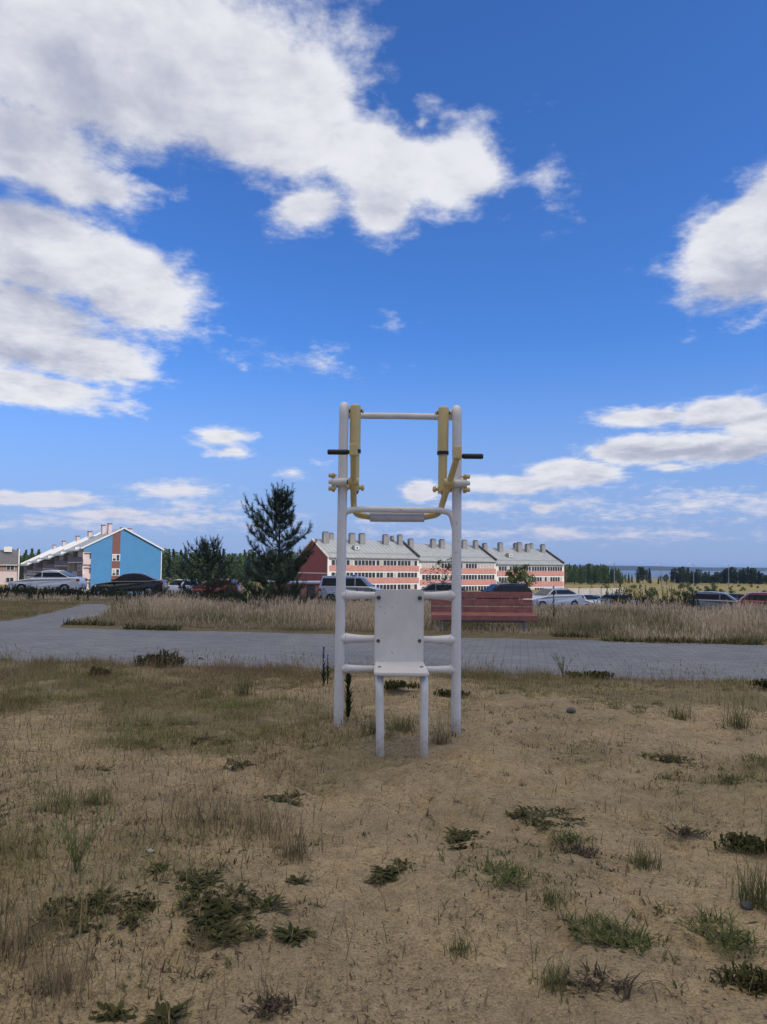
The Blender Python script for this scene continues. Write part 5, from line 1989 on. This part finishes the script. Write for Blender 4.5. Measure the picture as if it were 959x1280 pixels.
WEEDS = [
    ('bush', 203, 832, 62, 'dark leafy weed at the near edge of the path, widest one left of the machine', 22),
    ('bush', 247, 832, 26, 'little dark weed touching the right end of the wide dark weed by the path', 12),
    ('bush', 122, 845, 30, 'round dark green weed by the path, farthest to the left', 14),
    ('tuft', 303, 868, 36, 'upright green grass tuft between the dark path weed and the blue flower', 36),
    ('mat', 212, 906, 66, 'dark spreading weed mat left of the machine, beside another mat', None),
    ('mat', 266, 928, 56, 'dark weed mat on bare sand nearest the left machine post', None),
    ('mat', 133, 962, 62, 'dark weed mat far left on the sand, level with the seat legs', None),
    ('mat', 297, 957, 36, 'small dark green mat just below the mat nearest the left post', None),
    ('greenmat', 182, 926, 44, 'greener low weed between the dark mats at left', None),
    ('spire', 404, 858, 26, 'blue purple flower spikes left of the machine by the path', 48),
    ('thistle', 438, 901, 20, 'tall dark leafy thistle stalk inside the left machine post', 60),
    ('bush', 496, 862, 48, 'dark weed under the machine seat behind its legs', 16),
    ('tuft', 505, 912, 46, 'bushy green tuft between the front legs of the machine', 26),
    ('tuft', 470, 918, 60, 'yellow green grass tuft at the foot of the left machine post', 30),
    ('bush', 566, 872, 36, 'dark green weed just left of the right machine post foot', 14),
    ('drytuft', 552, 930, 22, 'thin dry stalks beside the foot of the right machine post', 52),
    ('bush', 738, 848, 60, 'dark weed on the path edge right of the machine with taller stalks beside it', 12),
    ('sprig', 704, 846, 30, 'tall leafy stalks standing at the path edge right of the machine', 30),
    ('greenmat', 778, 884, 120, 'wide bright green weed patch on the right sand near the path', None),
    ('tuft', 851, 898, 34, 'green grass tuft at the right end of the wide green patch', 26),
    ('tuft', 922, 908, 40, 'spiky grass tuft with long thin stalks near the right edge', 40),
    ('greenmat', 945, 950, 40, 'dark low weed at the right edge, level with the flat green mat', None),
    ('bush', 950, 860, 32, 'dark weed at the path edge cut by the right edge of the view', 16),
    ('mat', 832, 950, 58, 'flat green mat below the wide green patch at right', None),
    ('greenmat', 852, 976, 40, 'small green sprouts below the flat green mat at right', None),
    ('greenmat', 915, 978, 50, 'green sprouts near the right edge, below the spiky grass tuft', None),
    ('mat', 686, 1026, 92, 'wide dark weed mat in the middle of the right sand', None),
    ('mat', 584, 1050, 54, 'small dark weed mat on bare sand before the machine, left of the wide mat', None),
    ('greenmat', 700, 1045, 46, 'greenish small weed just below the wide dark mat', None),
    ('deadmat', 858, 1042, 44, 'dead brown flattened plant on the right sand', None),
    ('deadmat', 725, 1066, 60, 'dead brown weed below the greenish small weed', None),
    ('tuft', 806, 1082, 46, 'thin green tuft with dry stalks on the right sand', 38),
    ('bush', 934, 1062, 48, 'leafy dark weed at the right edge, above the tall grass tuft', 20),
    ('tuft', 946, 1128, 60, 'tall dark grass tuft cut by the right edge of the view', 70),
    ('greenmat', 610, 1098, 90, 'loose green weed of thin stems before the machine', None),
    ('tuft', 690, 1126, 60, 'short bright grass tuft right of the loose green weed', 24),
    ('greenmat', 750, 1160, 66, 'bright green weed on the lower right sand, left of a similar one', None),
    ('greenmat', 798, 1180, 60, 'bright green weed on the lower right sand, right of a similar one', None),
    ('greenmat', 900, 1168, 80, 'dark green weed streak at the lower right', None),
    ('bush', 942, 1236, 50, 'reddish dark spiky weed at the lower right corner', 28),
    ('tuft', 694, 1232, 58, 'green grass tuft at the bottom, right of the middle', 34),
    ('deadmat', 745, 1230, 90, 'dead brown weed patch beside the green tuft at the bottom', None),
    ('mat', 490, 1092, 62, 'flat dark weed straight before the machine legs', None),
    ('tuft', 575, 1188, 40, 'little green tuft below the loose green weed', 18),
    ('mat', 300, 1150, 110, 'broad dark green mat at the lower left, its upper leaves', None),
    ('rosette', 366, 1172, 78, 'largest dark leafy rosette on the lower left sand', None),
    ('mat', 270, 1135, 80, 'dark green leaves at the upper left of the broad mat', None),
    ('mat', 120, 1140, 118, 'broad green brown weed mat far left below the yellow green sprig', None),
    ('sprig', 95, 1090, 40, 'tall yellow green sprig of thin leafy stems on the left sand', 84),
    ('rosette', 200, 1087, 44, 'flat dark rosette between the sprig and the dry stalks', None),
    ('mat', 244, 1102, 46, 'dark low weed right of the flat rosette at left', None),
    ('rosette', 372, 1103, 50, 'flat grey green rosette below the dry stalks', None),
    ('tuft', 70, 1010, 90, 'yellow green grass clump on the left sand above the sprig', 34),
    ('tuft', 120, 1005, 50, 'second yellow green grass clump, touching the wider one', 30),
    ('drytuft', 370, 1068, 40, 'clump of dry brown stalks in the middle left sand', 52),
    ('drytuft', 250, 1030, 110, 'wide thicket of dry brown stalks on the left sand', 60),
    ('drytuft', 320, 1040, 90, 'thicket of dry stalks next to the wide thicket at left', 56),
    ('mat', 350, 1000, 70, 'olive low weed among the dry stalks left of the machine front', None),
    ('drytuft', 20, 1190, 90, 'tall dry grass clump at the left edge of the view', 84),
    ('drytuft', 75, 1235, 80, 'pale dry grass clump at the bottom left', 60),
    ('rosette', 140, 1272, 90, 'spiky dark rosette on the bottom edge, left one', None),
    ('rosette', 205, 1274, 80, 'spiky dark rosette on the bottom edge, right one', None),
    ('deadmat', 340, 1262, 60, 'dead reddish brown leaves at the bottom edge', None),
    ('greenmat', 640, 865, 70, 'thin green weed on the path edge right of the machine post', None),
    ('tuft', 260, 872, 60, 'green grass clump left of the upright tuft', 22),
    ('verge', 800, 802, 84, 'dark weed at the far edge of the path, left of the widest one at right', 13),
    ('verge', 892, 804, 100, 'widest dark weed along the far edge of the path at right', 14),
    ('verge', 715, 796, 44, 'dark weed at the far path edge just right of the bench', 14),
    ('thistle', 690, 774, 14, 'leafy weed standing in the dry meadow beside the right end of the bench', 40),
    ('verge', 112, 781, 60, 'dark weed at the corner where the side path turns off', 16),
    ('verge', 190, 786, 70, 'dark weed on the far path edge below the small pine', 14),
    ('tuft', 20, 880, 80, 'green grass clump at the far left below the path', 26),
]
for s_, px_, py_, w_, lab_, h_ in WEEDS:
    weed(s_, px_, py_, w_, lab_, hpx=h_, name='grass_tuft' if 'tuft' in s_ else 'weed', cat='grass tuft' if 'tuft' in s_ else 'weed')

def stone(px, py, wpx, label, col):
    p = gnd(px, py); m = (p - EYE).length / FOC; r = wpx * m / 2
    bm = bmesh.new(); bmesh.ops.create_icosphere(bm, subdivisions=3, radius=1)
    P = np.array([v.co[:] for v in bm.verts])
    k = .75 + .5 * fbm(P[:, 0] * 1.3 + px, P[:, 1] * 1.3 + P[:, 2], 3, 5)
    for v, s in zip(bm.verts, k): v.co = Vector((v.co.x * s * r, v.co.y * s * r * .8, v.co.z * s * r * .62))
    me = bpy.data.meshes.new('stone'); bm.to_mesh(me); bm.free()
    for f in me.polygons: f.use_smooth = True
    me.materials.append(mat('stone_' + ('grey' if col[0] < .3 else 'pale'), col, .85, var=.2, scale=40, bump=.002, bscale=120))
    o = bpy.data.objects.new('stone', me); COL.objects.link(o)
    o.location = (p.x, p.y, p.z + r * .2); o.rotation_euler = (0, 0, px)
    tag(o, label, 'stone')
stone(714, 890, 13, 'blue grey stone at the left end of the wide green patch', (.075, .078, .08))
stone(395, 932, 5, 'tiny pale pebble on the sand left of the machine legs', (.45, .43, .40))
stone(188, 1065, 8, 'small white pebble on the sand below the dry stalks', (.6, .6, .6))
stone(934, 1134, 16, 'brown clod of earth under the tall grass tuft at right', (.16, .12, .09))


# ------------------------------------------------------------------ the air over the lake
def build_haze():
    m = bpy.data.materials.new('haze_air')
    m.use_nodes = True
    nt = m.node_tree; nt.nodes.clear()
    t = NT(nt)
    out = t.n('ShaderNodeOutputMaterial')
    v = t.n('ShaderNodeVolumePrincipled')
    v.inputs['Color'].default_value = (.38, .60, 1.0, 1)
    v.inputs['Density'].default_value = .00012
    v.inputs['Anisotropy'].default_value = 0.0
    nt.links.new(v.outputs[0], out.inputs['Volume'])
    mb = MB(); mb.box((0, 2950, 1.5), (10400, 6400, 36), m)
    kind(mb.build('haze'), 'stuff')
build_haze()
